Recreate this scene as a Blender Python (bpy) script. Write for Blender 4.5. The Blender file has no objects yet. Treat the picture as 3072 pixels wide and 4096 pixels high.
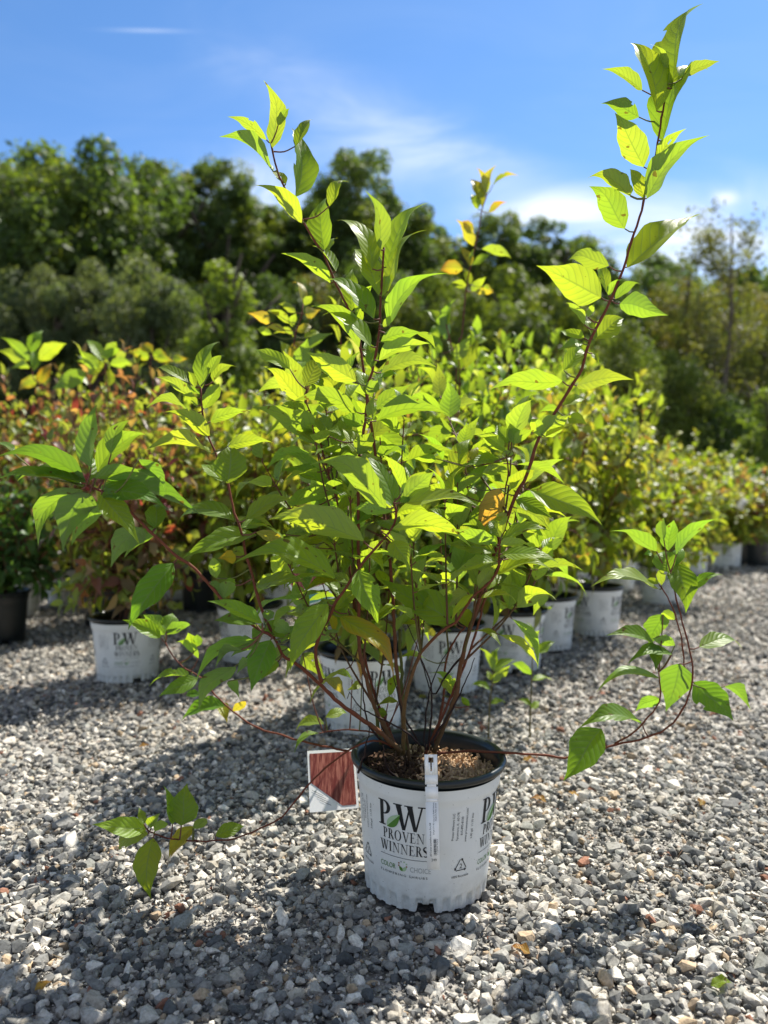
import bpy, bmesh, math, random
import numpy as np
from mathutils import Vector, Matrix, Euler
random.seed(7); rng = np.random.default_rng(7)
R = math.radians
S = bpy.context.scene
COL = S.collection

# ------------------------------------------------------------ camera, sky, sun, exposure
CAM_H = 0.75
FPX, CX, CY = 3090.0, 1536.0, 2048.0          # focal length and centre in photo pixels
PITCH = math.atan(104.0 / FPX)
cam = bpy.data.cameras.new('camera'); camo = bpy.data.objects.new('camera', cam); COL.objects.link(camo)
cam.lens = FPX / 4096 * 36; cam.sensor_width = 36; cam.clip_start = 0.05; cam.clip_end = 2000
camo.location = (0, 0, CAM_H); camo.rotation_euler = (R(90) - PITCH, 0, 0)
cam.dof.use_dof = True; cam.dof.focus_distance = 1.36; cam.dof.aperture_fstop = 2.8
S.camera = camo
SUN_EL, SUN_AZ = 53.0, 37.0                    # azimuth from +Y towards +X
sd = Vector((math.sin(R(SUN_AZ)) * math.cos(R(SUN_EL)), math.cos(R(SUN_AZ)) * math.cos(R(SUN_EL)), math.sin(R(SUN_EL))))
sl = bpy.data.lights.new('sun', 'SUN'); sl.energy = 5.0; sl.angle = R(0.55); sl.color = (1.0, 0.95, 0.86)
so = bpy.data.objects.new('sun', sl); COL.objects.link(so); so.rotation_euler = sd.to_track_quat('Z', 'Y').to_euler()
S.view_settings.view_transform = 'Standard'; S.view_settings.look = 'None'
S.view_settings.exposure = 0.97; S.view_settings.gamma = 1.0; S.view_settings.use_curve_mapping = False

class NT:
    def __init__(s, tree): s.t = tree; s.n = tree.nodes; s.l = tree.links
    def node(s, typ, **k):
        n = s.n.new(typ)
        for a, v in k.items():
            if a.startswith('i_'): n.inputs[a[2:].replace('_', ' ')].default_value = v
            else: setattr(n, a, v)
        return n
    def put(s, sock, v):
        if hasattr(v, 'is_output'): s.l.new(v, sock)
        elif v is not None: sock.default_value = v
    def math(s, op, a, b=None, c=None, clamp=False):
        n = s.n.new('ShaderNodeMath'); n.operation = op; n.use_clamp = clamp
        s.put(n.inputs[0], a)
        if b is not None: s.put(n.inputs[1], b)
        if c is not None: s.put(n.inputs[2], c)
        return n.outputs[0]
    def mix(s, f, a, b, mode='MIX'):
        n = s.n.new('ShaderNodeMix'); n.data_type = 'RGBA'; n.blend_type = mode
        s.put(n.inputs[0], f); s.put(n.inputs[6], a); s.put(n.inputs[7], b)
        return n.outputs[2]
    def noise(s, vec, scale, detail=3, rough=0.5, dist=0.0):
        n = s.n.new('ShaderNodeTexNoise'); s.put(n.inputs['Vector'], vec)
        n.inputs['Scale'].default_value = scale; n.inputs['Detail'].default_value = detail
        n.inputs['Roughness'].default_value = rough; n.inputs['Distortion'].default_value = dist
        return n.outputs['Fac']
    def mrange(s, v, a, b, c=0.0, d=1.0, smooth=True):
        n = s.n.new('ShaderNodeMapRange'); n.interpolation_type = 'SMOOTHSTEP' if smooth else 'LINEAR'
        s.put(n.inputs[0], v)
        for i, x in enumerate((a, b, c, d)): s.put(n.inputs[i + 1], x)
        return n.outputs[0]

w = bpy.data.worlds.new('World'); S.world = w; w.use_nodes = True
t = NT(w.node_tree); t.n.clear()
sky = t.node('ShaderNodeTexSky', sky_type='NISHITA', sun_disc=False, sun_elevation=R(SUN_EL), sun_rotation=R(SUN_AZ), altitude=100.0, air_density=1.0, dust_density=0.25, ozone_density=2.2)
tc = t.node('ShaderNodeTexCoord'); sp = t.node('ShaderNodeSeparateXYZ'); t.l.new(tc.outputs['Generated'], sp.inputs[0])
X, Y, Z = sp.outputs
Yc = t.math('MAXIMUM', Y, 0.05)
gx = t.math('DIVIDE', X, Yc); gz = t.math('DIVIDE', Z, Yc)
def blob(cx, cz, ang, rx, rz):                 # soft elliptical patch of sky
    c, s_ = math.cos(R(ang)), math.sin(R(ang))
    dx = t.math('SUBTRACT', gx, cx); dz = t.math('SUBTRACT', gz, cz)
    a = t.math('ADD', t.math('MULTIPLY', dx, c / rx), t.math('MULTIPLY', dz, s_ / rx))
    b = t.math('ADD', t.math('MULTIPLY', dx, -s_ / rz), t.math('MULTIPLY', dz, c / rz))
    r2 = t.math('ADD', t.math('MULTIPLY', a, a), t.math('MULTIPLY', b, b))
    return t.math('POWER', 2.718, t.math('MULTIPLY', r2, -1.0))
cmb = t.node('ShaderNodeCombineXYZ'); t.l.new(gx, cmb.inputs[0]); t.l.new(gz, cmb.inputs[1])
mp = t.node('ShaderNodeMapping'); t.l.new(cmb.outputs[0], mp.inputs[0]); mp.inputs['Rotation'].default_value = (0, 0, R(24)); mp.inputs['Scale'].default_value = (1.6, 5.0, 1)
streak = t.mrange(t.noise(mp.outputs[0], 2.2, 6, 0.55, 0.6), 0.36, 0.72)
puff = t.mrange(t.noise(cmb.outputs[0], 9, 6, 0.6), 0.35, 0.7)
cl = t.math('MULTIPLY', blob(0.09, 0.415, -26, 0.20, 0.036), 0.62)
cl = t.math('ADD', cl, t.math('MULTIPLY', blob(0.26, 0.335, -16, 0.20, 0.042), 0.85))
cl = t.math('ADD', cl, t.math('MULTIPLY', blob(0.46, 0.32, 0, 0.15, 0.06), 1.0))
cl = t.math('ADD', cl, t.math('MULTIPLY', blob(-0.08, 0.475, -30, 0.12, 0.03), 0.22))
cl = t.math('MULTIPLY', cl, t.math('ADD', t.math('MULTIPLY', streak, 0.85), 0.22))
cl = t.math('ADD', cl, t.math('MULTIPLY', blob(-0.17, 0.36, 10, 0.11, 0.05), t.math('MULTIPLY', puff, 0.9)))
cl = t.math('ADD', cl, t.math('MULTIPLY', blob(0.437, 0.368, 0, 0.016, 0.008), 0.6))
cl = t.math('ADD', cl, t.math('MULTIPLY', blob(-0.30, 0.5775, -1, 0.042, 0.0022), 0.28))
cl = t.math('ADD', cl, t.math('MULTIPLY', streak, 0.035))
cl = t.math('MINIMUM', cl, 0.93)
# the clear blue deepens with height as on the day of the photograph
tintc = t.mix(t.mrange(gz, 0.12, 0.62), (0.80, 1.02, 1.30, 1), (0.66, 0.95, 1.21, 1))
skyc = t.mix(1.0, sky.outputs[0], tintc, 'MULTIPLY')
mxc = t.mix(cl, skyc, (7.4, 8.0, 8.8, 1))
# added unseen pale sky overhead and behind the viewer, to brighten and neutralise fill
fill_sky = t.math('MAXIMUM', t.mrange(Z, 0.60, 0.85), t.mrange(Y, 0.25, -0.15))
fill_sky = t.math('MULTIPLY', fill_sky, t.math('ADD', 0.16, t.math('MULTIPLY', t.noise(tc.outputs['Generated'], 2.5, 5), 0.42)))
mxc = t.mix(fill_sky, mxc, (5.0, 4.5, 3.8, 1))
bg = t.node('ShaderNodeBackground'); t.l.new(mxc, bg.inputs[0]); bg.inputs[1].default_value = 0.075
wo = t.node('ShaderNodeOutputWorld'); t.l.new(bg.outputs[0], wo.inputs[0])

# ------------------------------------------------------------ helpers
camR = camo.rotation_euler.to_matrix()
def at(px, py, Yd):
    """photo pixel seen at world depth Y -> point in the scene"""
    d = camR @ Vector(((px - CX) / FPX, -(py - CY) / FPX, -1.0))
    k = Yd / d.y
    return np.array((d.x * k, Yd, CAM_H + d.z * k))
def U(x, y, Yd): return at(x / 0.54004, y / 0.54004, Yd)

def new_mat(name):
    m = bpy.data.materials.new(name); m.use_nodes = True
    tt = NT(m.node_tree); tt.n.clear(); tt.out = tt.node('ShaderNodeOutputMaterial'); return m, tt

class MB:
    """collects shapes; build() links them as ONE mesh object"""
    def __init__(s): s.v = []; s.lv = []; s.sz = []; s.tint = []; s.uv = []; s.mi = []; s.n = 0
    def add(s, v, f, tint=(1, 1, 1), uv=None, mi=0):
        v = np.asarray(v, float); k = len(v)
        if isinstance(f, np.ndarray):
            s.lv.append(f.ravel() + s.n); s.sz.append(np.full(len(f), f.shape[1])); nf = len(f)
        else:
            s.lv.append(np.array([i for q in f for i in q]) + s.n); s.sz.append(np.array([len(q) for q in f])); nf = len(f)
        s.v.append(v); s.n += k
        tt = np.asarray(tint, float)
        s.tint.append(np.tile(tt, (k, 1)) if tt.ndim == 1 else tt)
        s.uv.append(np.zeros((k, 2)) if uv is None else np.asarray(uv, float)); s.mi.append(np.full(nf, mi)); return s
    def mesh(s, name, mats, origin=(0, 0, 0), smooth=True):
        me = bpy.data.meshes.new(name)
        v = np.concatenate(s.v) - np.asarray(origin, float)
        lv = np.concatenate(s.lv).astype(np.int32); sz = np.concatenate(s.sz).astype(np.int32)
        me.vertices.add(len(v)); me.vertices.foreach_set('co', v.ravel().astype(np.float32))
        me.loops.add(len(lv)); me.loops.foreach_set('vertex_index', lv)
        me.polygons.add(len(sz)); st = np.concatenate(([0], np.cumsum(sz)[:-1])).astype(np.int32)
        me.polygons.foreach_set('loop_start', st)
        me.polygons.foreach_set('material_index', np.concatenate(s.mi).astype(np.int32))
        me.polygons.foreach_set('use_smooth', np.full(len(sz), smooth))
        me.update(calc_edges=True)
        tn = np.concatenate(s.tint); a = me.attributes.new('tint', 'FLOAT_COLOR', 'POINT')
        a.data.foreach_set('color', np.concatenate([tn, np.ones((len(tn), 1))], 1).ravel().astype(np.float32))
        uv = np.concatenate(s.uv)
        u = me.attributes.new('leafuv', 'FLOAT_VECTOR', 'POINT')
        u.data.foreach_set('vector', np.concatenate([uv, np.zeros((len(uv), 1))], 1).ravel().astype(np.float32))
        for m in (mats if isinstance(mats, (list, tuple)) else [mats]): me.materials.append(m)
        me.validate(); return me
    def build(s, name, mats, parent=None, origin=(0, 0, 0), smooth=True):
        return link(name, s.mesh(name, mats, origin, smooth), parent)

def link(name, me, parent=None, loc=None, rot=None, scale=None):
    o = bpy.data.objects.new(name, me); COL.objects.link(o); o.parent = parent
    if loc is not None: o.location = loc
    if rot is not None: o.rotation_euler = rot
    if scale is not None: o.scale = scale
    return o
def thing(name, label, cat, loc=(0, 0, 0), rotz=0, group=None):
    o = bpy.data.objects.new(name, None); COL.objects.link(o); o.empty_display_size = 0.1
    o.location = loc; o.rotation_euler = (0, 0, rotz); return tag(o, label, cat, group)
def tag(o, label, cat, group=None, kind=None):
    if label: o['label'] = label
    if cat: o['category'] = cat
    if group: o['group'] = group
    if kind: o['kind'] = kind
    return o

def resample(P, step):
    P = np.asarray(P, float)
    if len(P) < 3:
        n = max(2, int(np.linalg.norm(P[1] - P[0]) / step) + 1); return np.array([P[0] + (P[1] - P[0]) * a for a in np.linspace(0, 1, n)])
    Q = np.vstack([2 * P[0] - P[1], P, 2 * P[-1] - P[-2]]); out = []
    for i in range(1, len(Q) - 2):
        n = max(1, int(np.linalg.norm(Q[i + 1][:3] - Q[i][:3]) / step)); a, b, c, d = Q[i - 1:i + 3]
        for k in range(n):
            u = k / n; out.append(0.5 * (2 * b + (c - a) * u + (2 * a - 5 * b + 4 * c - d) * u * u + (3 * b - a - 3 * c + d) * u ** 3))
    out.append(P[-1]); return np.array(out)
def tube(mb, P, r, n=6, tint=(1, 1, 1), cap=True, mi=0):
    P = np.asarray(P, float); k = len(P)
    r = np.interp(np.linspace(0, 1, k), np.linspace(0, 1, len(r)), r) if np.ndim(r) else np.full(k, r)
    T = np.gradient(P, axis=0); T /= np.linalg.norm(T, axis=1)[:, None] + 1e-9
    ref = np.array((0.31, 0.2, 0.93)) if abs(T[0][2]) < 0.8 else np.array((1.0, 0.1, 0))
    V = []; s = np.cross(T[0], ref); s /= np.linalg.norm(s)
    for i in range(k):
        s = s - T[i] * (s @ T[i]); s /= np.linalg.norm(s) + 1e-9; b = np.cross(T[i], s)
        for j in range(n):
            a = 2 * math.pi * j / n; V.append(P[i] + r[i] * (math.cos(a) * s + math.sin(a) * b))
    F = [(i * n + j, i * n + (j + 1) % n, (i + 1) * n + (j + 1) % n, (i + 1) * n + j) for i in range(k - 1) for j in range(n)]
    if cap: F += [tuple(range(n))[::-1], tuple((k - 1) * n + j for j in range(n))]
    tt = np.asarray(tint, float)
    if tt.ndim == 2:
        tt = np.repeat(np.array([np.interp(np.linspace(0, 1, k), np.linspace(0, 1, len(tt)), tt[:, c]) for c in range(3)]).T, n, axis=0)
    mb.add(V, F, tt, mi=mi)
def lathe(mb, prof, n=64, tint=(1, 1, 1), mi=0, closed=False):
    V = [(r * math.cos(2 * math.pi * j / n), r * math.sin(2 * math.pi * j / n), z) for r, z in prof for j in range(n)]
    k = len(prof); F = [(i * n + j, i * n + (j + 1) % n, ((i + 1) % k) * n + (j + 1) % n, ((i + 1) % k) * n + j) for i in range(k if closed else k - 1) for j in range(n)]
    mb.add(V, F, tint, mi=mi)

# ------------------------------------------------------------ materials
def plain(name, col, rough=0.6, noise=0.0, scale=40, spec=0.4, bump=0.0):
    m, t = new_mat(name); b = t.node('ShaderNodeBsdfPrincipled'); b.inputs['Roughness'].default_value = rough
    b.inputs['Specular IOR Level'].default_value = spec
    o = t.node('ShaderNodeTexCoord').outputs['Object']; n = t.noise(o, scale, 5)
    c = t.mix(t.math('MULTIPLY', n, noise), (*col, 1), tuple(x * 0.35 for x in col) + (1,))
    t.l.new(c, b.inputs[0])
    if bump:
        bp = t.node('ShaderNodeBump'); bp.inputs['Strength'].default_value = bump; bp.inputs['Distance'].default_value = 0.002
        t.l.new(n, bp.inputs['Height']); t.l.new(bp.outputs[0], b.inputs['Normal'])
    t.l.new(b.outputs[0], t.out.inputs[0]); return m

def leaf_material(name, fine=True, trans=0.52, tmul=(3.0, 2.45, 0.8), rough=0.42):
    m, t = new_mat(name)
    at_ = t.node('ShaderNodeAttribute', attribute_name='tint'); base = at_.outputs['Color']
    oc = t.node('ShaderNodeTexCoord').outputs['Object']
    blot = t.noise(oc, 28 if fine else 3, 3)
    base = t.mix(t.mrange(blot, 0.3, 0.75, 0, 0.35), base, t.mix(1.0, base, (1.35, 1.12, 0.8, 1), 'MULTIPLY'))
    geo = t.node('ShaderNodeNewGeometry')
    under = t.mix(0.35, base, (0.30, 0.36, 0.24, 1))          # the felted, greyer underside
    refl = t.mix(t.math('MULTIPLY', geo.outputs['Backfacing'], 0.85), base, under)
    trc = t.mix(1.0, base, (*tmul, 1), 'MULTIPLY')
    p = t.node('ShaderNodeBsdfPrincipled'); p.inputs['Roughness'].default_value = rough; p.inputs['Specular IOR Level'].default_value = 0.3
    tr = t.node('ShaderNodeBsdfTranslucent')
    if fine:
        ua = t.node('ShaderNodeAttribute', attribute_name='leafuv'); sx = t.node('ShaderNodeSeparateXYZ'); t.l.new(ua.outputs['Vector'], sx.inputs[0])
        u, v, _ = sx.outputs; av = t.math('ABSOLUTE', v)
        # side veins leave the midrib and sweep towards the tip
        f = t.math('MULTIPLY', t.math('SUBTRACT', u, t.math('MULTIPLY', t.math('POWER', av, 1.35), 0.24)), 8.5)
        f = t.math('ADD', f, t.math('MULTIPLY', t.math('GREATER_THAN', v, 0.0), 0.18))
        fr = t.math('ABSOLUTE', t.math('SUBTRACT', t.math('FRACT', f), 0.5))      # 0 at the vein
        side = t.mrange(fr, 0.02, 0.10, 1, 0)
        mid = t.mrange(av, 0.015, 0.07, 1, 0)
        vein = t.math('MAXIMUM', t.math('MULTIPLY', side, 0.75), mid)
        small = t.noise(oc, 420, 2)
        hgt = t.math('ADD', t.math('MULTIPLY', t.math('POWER', fr, 0.6), 1.0), t.math('MULTIPLY', t.mrange(av, 0, 0.2), 0.6))
        hgt = t.math('ADD', hgt, t.math('MULTIPLY', small, 0.18))
        bp = t.node('ShaderNodeBump'); bp.inputs['Strength'].default_value = 0.42; bp.inputs['Distance'].default_value = 0.002
        t.l.new(hgt, bp.inputs['Height']); t.l.new(bp.outputs[0], p.inputs['Normal']); t.l.new(bp.outputs[0], tr.inputs['Normal'])
        trc = t.mix(t.math('MULTIPLY', vein, 0.78), trc, t.mix(1.0, trc, (0.45, 0.5, 0.5, 1), 'MULTIPLY'))
        refl = t.mix(t.math('MULTIPLY', vein, 0.5), refl, (0.32, 0.40, 0.16, 1))
    if fine:                                                  # small brown blemishes
        sp_ = t.mrange(t.noise(oc, 75, 2, .4), .70, .74, 0, .8)
        refl = t.mix(sp_, refl, (.10, .055, .02, 1)); trc = t.mix(sp_, trc, (.16, .08, .01, 1))
    t.l.new(refl, p.inputs[0]); t.l.new(trc, tr.inputs[0])
    ms = t.node('ShaderNodeMixShader'); ms.inputs[0].default_value = trans
    t.l.new(p.outputs[0], ms.inputs[1]); t.l.new(tr.outputs[0], ms.inputs[2]); t.l.new(ms.outputs[0], t.out.inputs[0])
    return m
M_leaf = leaf_material('dogwood_leaf', True)
M_leaf_back = leaf_material('shrub_leaf', False, 0.5, (2.4, 2.1, 0.65))
M_tree_leaf = leaf_material('tree_leaf', False, 0.46, (1.75, 1.75, 0.5), 0.55)

def tint_mat(name, rough=0.6, scale=60, amt=0.4, spec=0.3, bump=0.3, dist=0.001):
    m, t = new_mat(name); b = t.node('ShaderNodeBsdfPrincipled'); b.inputs['Roughness'].default_value = rough; b.inputs['Specular IOR Level'].default_value = spec
    a = t.node('ShaderNodeAttribute', attribute_name='tint').outputs['Color']; o = t.node('ShaderNodeTexCoord').outputs['Object']
    n = t.noise(o, scale, 4, 0.65)
    c = t.mix(t.mrange(n, 0.3, 0.75, 0, amt), a, t.mix(1.0, a, (0.4, 0.38, 0.36, 1), 'MULTIPLY')); t.l.new(c, b.inputs[0])
    bp = t.node('ShaderNodeBump'); bp.inputs['Strength'].default_value = bump; bp.inputs['Distance'].default_value = dist
    t.l.new(n, bp.inputs['Height']); t.l.new(bp.outputs[0], b.inputs['Normal']); t.l.new(b.outputs[0], t.out.inputs[0]); return m
M_bark = tint_mat('twig_bark', 0.65, 160, 0.5, 0.2)
M_trunk = tint_mat('tree_bark', 0.9, 6, 0.6, 0.1, 0.6, 0.03)
M_stone = tint_mat('crushed_stone', 0.85, 170, 0.75, 0.2, 0.9, 0.0012)
M_soil = tint_mat('bark_soil', 0.95, 120, 0.8, 0.1, 0.9, 0.003)

def pot_white():
    m, t = new_mat('white_pot_plastic'); b = t.node('ShaderNodeBsdfPrincipled'); b.inputs['Roughness'].default_value = 0.42
    o = t.node('ShaderNodeTexCoord').outputs['Object']; sp = t.node('ShaderNodeSeparateXYZ'); t.l.new(o, sp.inputs[0])
    n1 = t.noise(o, 14, 5, 0.6); n2 = t.noise(o, 260, 2, 0.5); n3 = t.noise(o, 60, 4, 0.7)
    c = t.mix(t.mrange(n1, 0.4, 0.8, 0, 0.3), (0.76, 0.77, 0.75, 1), (0.56, 0.55, 0.49, 1))
    low = t.mrange(sp.outputs[2], 0.0, 0.085, 1, 0)      # mud splashed round the foot
    c = t.mix(t.math('MULTIPLY', low, t.mrange(n3, 0.25, 0.85, 0.05, 0.6)), c, (0.33, 0.30, 0.25, 1))
    c = t.mix(t.mrange(n2, 0.70, 0.76, 0, 0.75), c, (0.16, 0.14, 0.12, 1))
    t.l.new(c, b.inputs[0]); b.inputs['Subsurface Weight'].default_value = 0.0
    bp = t.node('ShaderNodeBump'); bp.inputs['Strength'].default_value = 0.25; bp.inputs['Distance'].default_value = 0.004
    t.l.new(n1, bp.inputs['Height']); t.l.new(bp.outputs[0], b.inputs['Normal']); t.l.new(b.outputs[0], t.out.inputs[0]); return m
M_pot = pot_white()
M_black = plain('black_pot_plastic', (0.012, 0.017, 0.018), 0.32, 0.5, 50, 0.5)
M_ink = plain('black_ink', (0.012, 0.013, 0.016), 0.6, 0.2)
M_ink_grey = plain('grey_ink', (0.42, 0.43, 0.42), 0.6, 0.2)
M_green = plain('green_ink', (0.085, 0.22, 0.03), 0.6, 0.1)
M_palegreen = plain('pale_green_ink', (0.40, 0.56, 0.34), 0.6, 0.1)
M_tag = plain('white_tag_plastic', (0.93, 0.93, 0.92), 0.35, 0.06, 80)
M_rust = plain('dotted_ink', (0.3, 0.13, 0.08), 0.6, 0.1)
M_teal = plain('teal_print', (0.12, 0.33, 0.27), 0.5, 0.1)

# ------------------------------------------------------------ leaves
PU = np.array([0, .05, .12, .22, .34, .48, .62, .75, .86, .94, 1.0]); PW = np.array([.03, .32, .64, .90, 1.0, .94, .74, .44, .20, .08, .0])
def leaf(mb, B, T, nrm, wid, tint, nu=14, nv=6, fold=None, bulge=None, wave=None, twist=None, rg=random):
    B = np.asarray(B, float); T = np.asarray(T, float); d = T - B; L = np.linalg.norm(d) + 1e-9; d = d / L
    n = nrm - d * (nrm @ d); n /= np.linalg.norm(n) + 1e-9; s = np.cross(d, n)
    fold = rg.uniform(0.12, 0.5) if fold is None else fold
    bulge = rg.uniform(0.04, 0.17) if bulge is None else bulge
    wave = rg.uniform(0.06, 0.26) if wave is None else wave
    twist = rg.uniform(-0.65, 0.65) if twist is None else twist
    ph = rg.uniform(0, 6.28); fq = rg.uniform(9, 15); bend = rg.uniform(-0.07, 0.07)
    u = np.linspace(0, 1, nu + 1)[:, None]; v = np.linspace(-1, 1, nv + 1)[None, :]
    prof = np.interp(u, PU, PW) * wid / 2
    prof = prof * (1 + 0.05 * np.sin(u * 23 + ph * 2 + np.sign(v)))
    a = twist * (u - 0.35)
    lat = v * prof; up = np.abs(v) ** 1.3 * prof * fold + wave * prof * 0.5 * np.sin(u * fq + ph + (v > 0) * 1.7) * np.abs(v) ** 1.5
    # cup: side veins puff
    S_ = lat * np.cos(a) - up * np.sin(a); N_ = lat * np.sin(a) + up * np.cos(a)
    arch = bulge * L * (4 * u * (1 - u)) * (0.8 + 0.6 * u); curl = rg.uniform(-.02, .16); N_ = N_ + arch - curl * L * np.clip(u - .6, 0, 1) ** 2 / .16
    S_ = S_ + bend * L * np.sin(math.pi * u) + (rg.random() < .5) * .02 * L * np.sin(u * 7)
    P = B + d * (u * L)[..., None] + s * S_[..., None] + n * N_[..., None]
    V = P.reshape(-1, 3)
    i = np.arange(nu)[:, None] * (nv + 1) + np.arange(nv)[None, :]
    F = np.stack([i, i + 1, i + nv + 2, i + nv + 1], -1).reshape(-1, 4)
    uv = np.stack([np.broadcast_to(u, S_.shape), np.broadcast_to(v, S_.shape)], -1).reshape(-1, 2)
    if nu >= 14 and rg.random() < .22:                       # a hole or a chewed edge
        i0 = rg.randint(4, nu - 5); j0 = rg.choice((0, nv - 1, rg.randint(1, nv - 2))); F = np.delete(F, [i0 * nv + j0] + ([(i0 + 1) * nv + j0] if rg.random() < .6 else []), axis=0)
    tt = np.asarray(tint, float)
    if tt.ndim == 2:      # base colour, tip/edge colour
        k = np.clip((np.broadcast_to(u, S_.shape) ** 2 * 0.8 + np.abs(np.broadcast_to(v, S_.shape)) ** 2 * 0.4 + 0.25 * math.sin(ph)), 0, 1).reshape(-1, 1)
        tt = tt[0] * (1 - k) + tt[1] * k
    mb.add(V, F, tt, uv)

GREENS = [(0.120, 0.205, 0.024), (0.140, 0.225, 0.026), (0.100, 0.190, 0.022), (0.155, 0.235, 0.024), (0.130, 0.21, 0.030)]
def jit(c, a=0.12): k = random.uniform(1 - a, 1 + a); return tuple(np.clip(np.array(c) * k * (1 + rng.uniform(-.06, .06, 3)), 0, 1))
def leaf_tint(kind='g'):
    if kind == 'y': return np.array([jit((0.19, 0.22, 0.025)), jit((0.24, 0.19, 0.03))])
    if kind == 'b': return np.array([jit((0.30, 0.20, 0.06)), jit((0.20, 0.08, 0.03))])
    if kind == 'm': return np.array([jit((0.14, 0.22, 0.02)), jit((0.26, 0.14, 0.025))])
    if kind == 'd': return jit((0.055, 0.125, 0.02))
    return jit(random.choice(GREENS), .2)

# ------------------------------------------------------------ the shrub in front, read off the photograph branch by branch
CROP = dict(K1=(1000, 1100, 2.07375), K2=(1700, 1100, 2.07375), K3=(900, 1700, 2.07375), K4=(1600, 1700, 2.07375), K5=(600, 1350, 2.2117),
            K6=(600, 2300, 2.07375), K7=(1100, 2300, 2.07375), T=(900, 300, 1.58), R=(2100, 0, 1.58), L=(0, 1550, 1.508), Q=(2200, 1900, 1.7018),
            B=(0, 3000, 1.276), M=(1200, 2100, 1.276), LL=(0, 2100, 1.276), Z=(1700, 600, 2.37), S=(0, 0, 1.0))
def src(k, x, y): o = CROP[k]; return o[0] + x / o[2], o[1] + y / o[2]
# stems: (depth, radius at foot, radius at tip, [crop, x,y, x,y ...] from the tip down, optional depth at foot)
def stem(Ytip, Yfoot, r0, r1, *parts):
    pts = []
    for p in parts:
        k, c = p[0], p[1:]
        pts += [src(k, c[i], c[i + 1]) for i in range(0, len(c), 2)]
    n = len(pts); pts = pts[::-1]
    return dict(p=pts, Y=np.linspace(Yfoot, Ytip, n), r=(r0, r1))
YP = 1.45
BR = {}
BR['left_tall'] = (stem(1.44, 1.47, .0050, .0016, ('T', 290, 430, 340, 640, 430, 790, 530, 990, 620, 1130, 690, 1290, 790, 1500, 850, 1700), ('S', 1500, 1800, 1560, 2250, 1590, 2700, 1640, 3050)),
 [('T', '300 460 268 65 105; 262 410 40 260 60; 300 610 5 385 75; 335 320 400 208 45; 445 770 410 365 125; 445 450 540 275 62; 485 935 230 690 95; 385 690 300 615 45; 628 1105 635 765 140; 660 830 765 665 62; 665 1315 380 1135 75; 800 1490 800 1230 110; 700 1240 560 1090 40; 640 1120 700 1020 40; 860 1470 930 1330 50')])
BR['centre_tall'] = (stem(1.38, 1.44, .0052, .0018, ('T', 1005, 1090, 985, 1400, 975, 1620, 930, 1880), ('K1', 960, 920, 970, 1010, 945, 1280, 900, 1560), ('S', 1435, 2250, 1436, 2560, 1452, 2662, 1500, 2830, 1600, 3020)),
 [('T', '985 1105 890 755 95; 1020 1215 1255 805 108; 1030 1370 1220 970 85; 930 1225 720 925 100; 970 1390 835 1090 120; 940 1540 655 1275 100; 1030 1580 1385 1275 98; 1005 1100 1030 960 35; 990 1400 1050 1260 60'),
  ('K1', '1085 555 1400 490 115; 1385 480 1530 600 60; 1070 710 1460 560 115; 1090 810 1500 740 125; 880 880 500 645 175; 1000 590 640 300 110; 905 600 545 265 125; 1005 770 950 565 110; 965 990 875 795 90; 975 990 1055 880 110; 890 1140 415 1020 145; 1050 1210 1600 1160 130; 880 1500 750 1270 110; 900 1490 1015 1310 140; 985 1220 1060 1080 70; 950 1160 880 1040 45; 1020 1190 1040 990 60; 900 1600 1060 1520 120; 1000 1600 960 1460 80'),
  ('K1', '1110 440 1160 340 55; 930 380 860 230 60; 1030 860 1220 810 60; 1030 950 1060 850 40; 640 1330 560 1180 130; 930 1250 760 1180 110')])
BR['centre_left'] = (stem(1.50, 1.47, .0040, .0014, ('K1', 470, 950, 470, 1060, 530, 1220, 590, 1420, 640, 1600), ('K3', 860, 420, 910, 560, 980, 890, 1020, 1080), ('S', 1430, 2500, 1500, 2780, 1600, 3020)),
 [('K1', '450 1050 160 745 135; 330 780 60 630 110; 460 920 590 680 140; 590 1000 560 820 155; 600 1410 60 1110 195; 650 1340 760 1160 150; 680 1420 850 1190 140; 660 1530 860 1450 90; 480 1010 560 930 60; 620 1410 480 1240 80; 460 1130 240 1100 70'),
  ('K3', '810 400 505 255 85; 860 510 485 380 105; 930 330 1090 250 100; 880 260 700 230 60; 570 670 960 580 115; 580 980 870 950 90; 500 910 740 860 90; 910 560 1080 540 80; 1105 1090 1010 890 115; 1130 1060 1250 800 60; 930 440 1010 540 60'),
  ('K3', '770 1020 930 1080 80; 650 820 740 840 60')])
BR['front_zigzag'] = (stem(1.27, 1.33, .0042, .0018, ('K3', 1400, 640, 1420, 770, 1360, 890, 1200, 1080, 1100, 1200, 1000, 1350, 900, 1500), ('K7', 470, 310, 360, 520, 340, 680, 385, 890)),
 [('K3', '1335 690 770 290 200; 1415 690 1180 275 150; 1465 640 1720 400 155; 1480 540 1320 270 90; 1150 960 425 765 225; 915 1265 145 1100 195; 1110 1200 1272 1615 200; 1290 870 1510 1200 110; 1395 960 1530 1170 150; 1380 720 1080 680 110; 1420 740 1720 760 110; 1450 640 1560 560 70; 1200 1080 1340 960 60'),
  ('K4', '-60 860 540 965 165; 20 640 600 620 120'),
  ('K7', '440 240 125 740 205 ; 500 290 700 140 95; 600 320 620 200 30; 420 500 530 470 40; 620 60 440 30 70'), ('m', ''), ('K7m', '540 345 970 800 165'), ('K7y', '470 330 490 480 60; 420 860 570 1000 95')])
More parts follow.
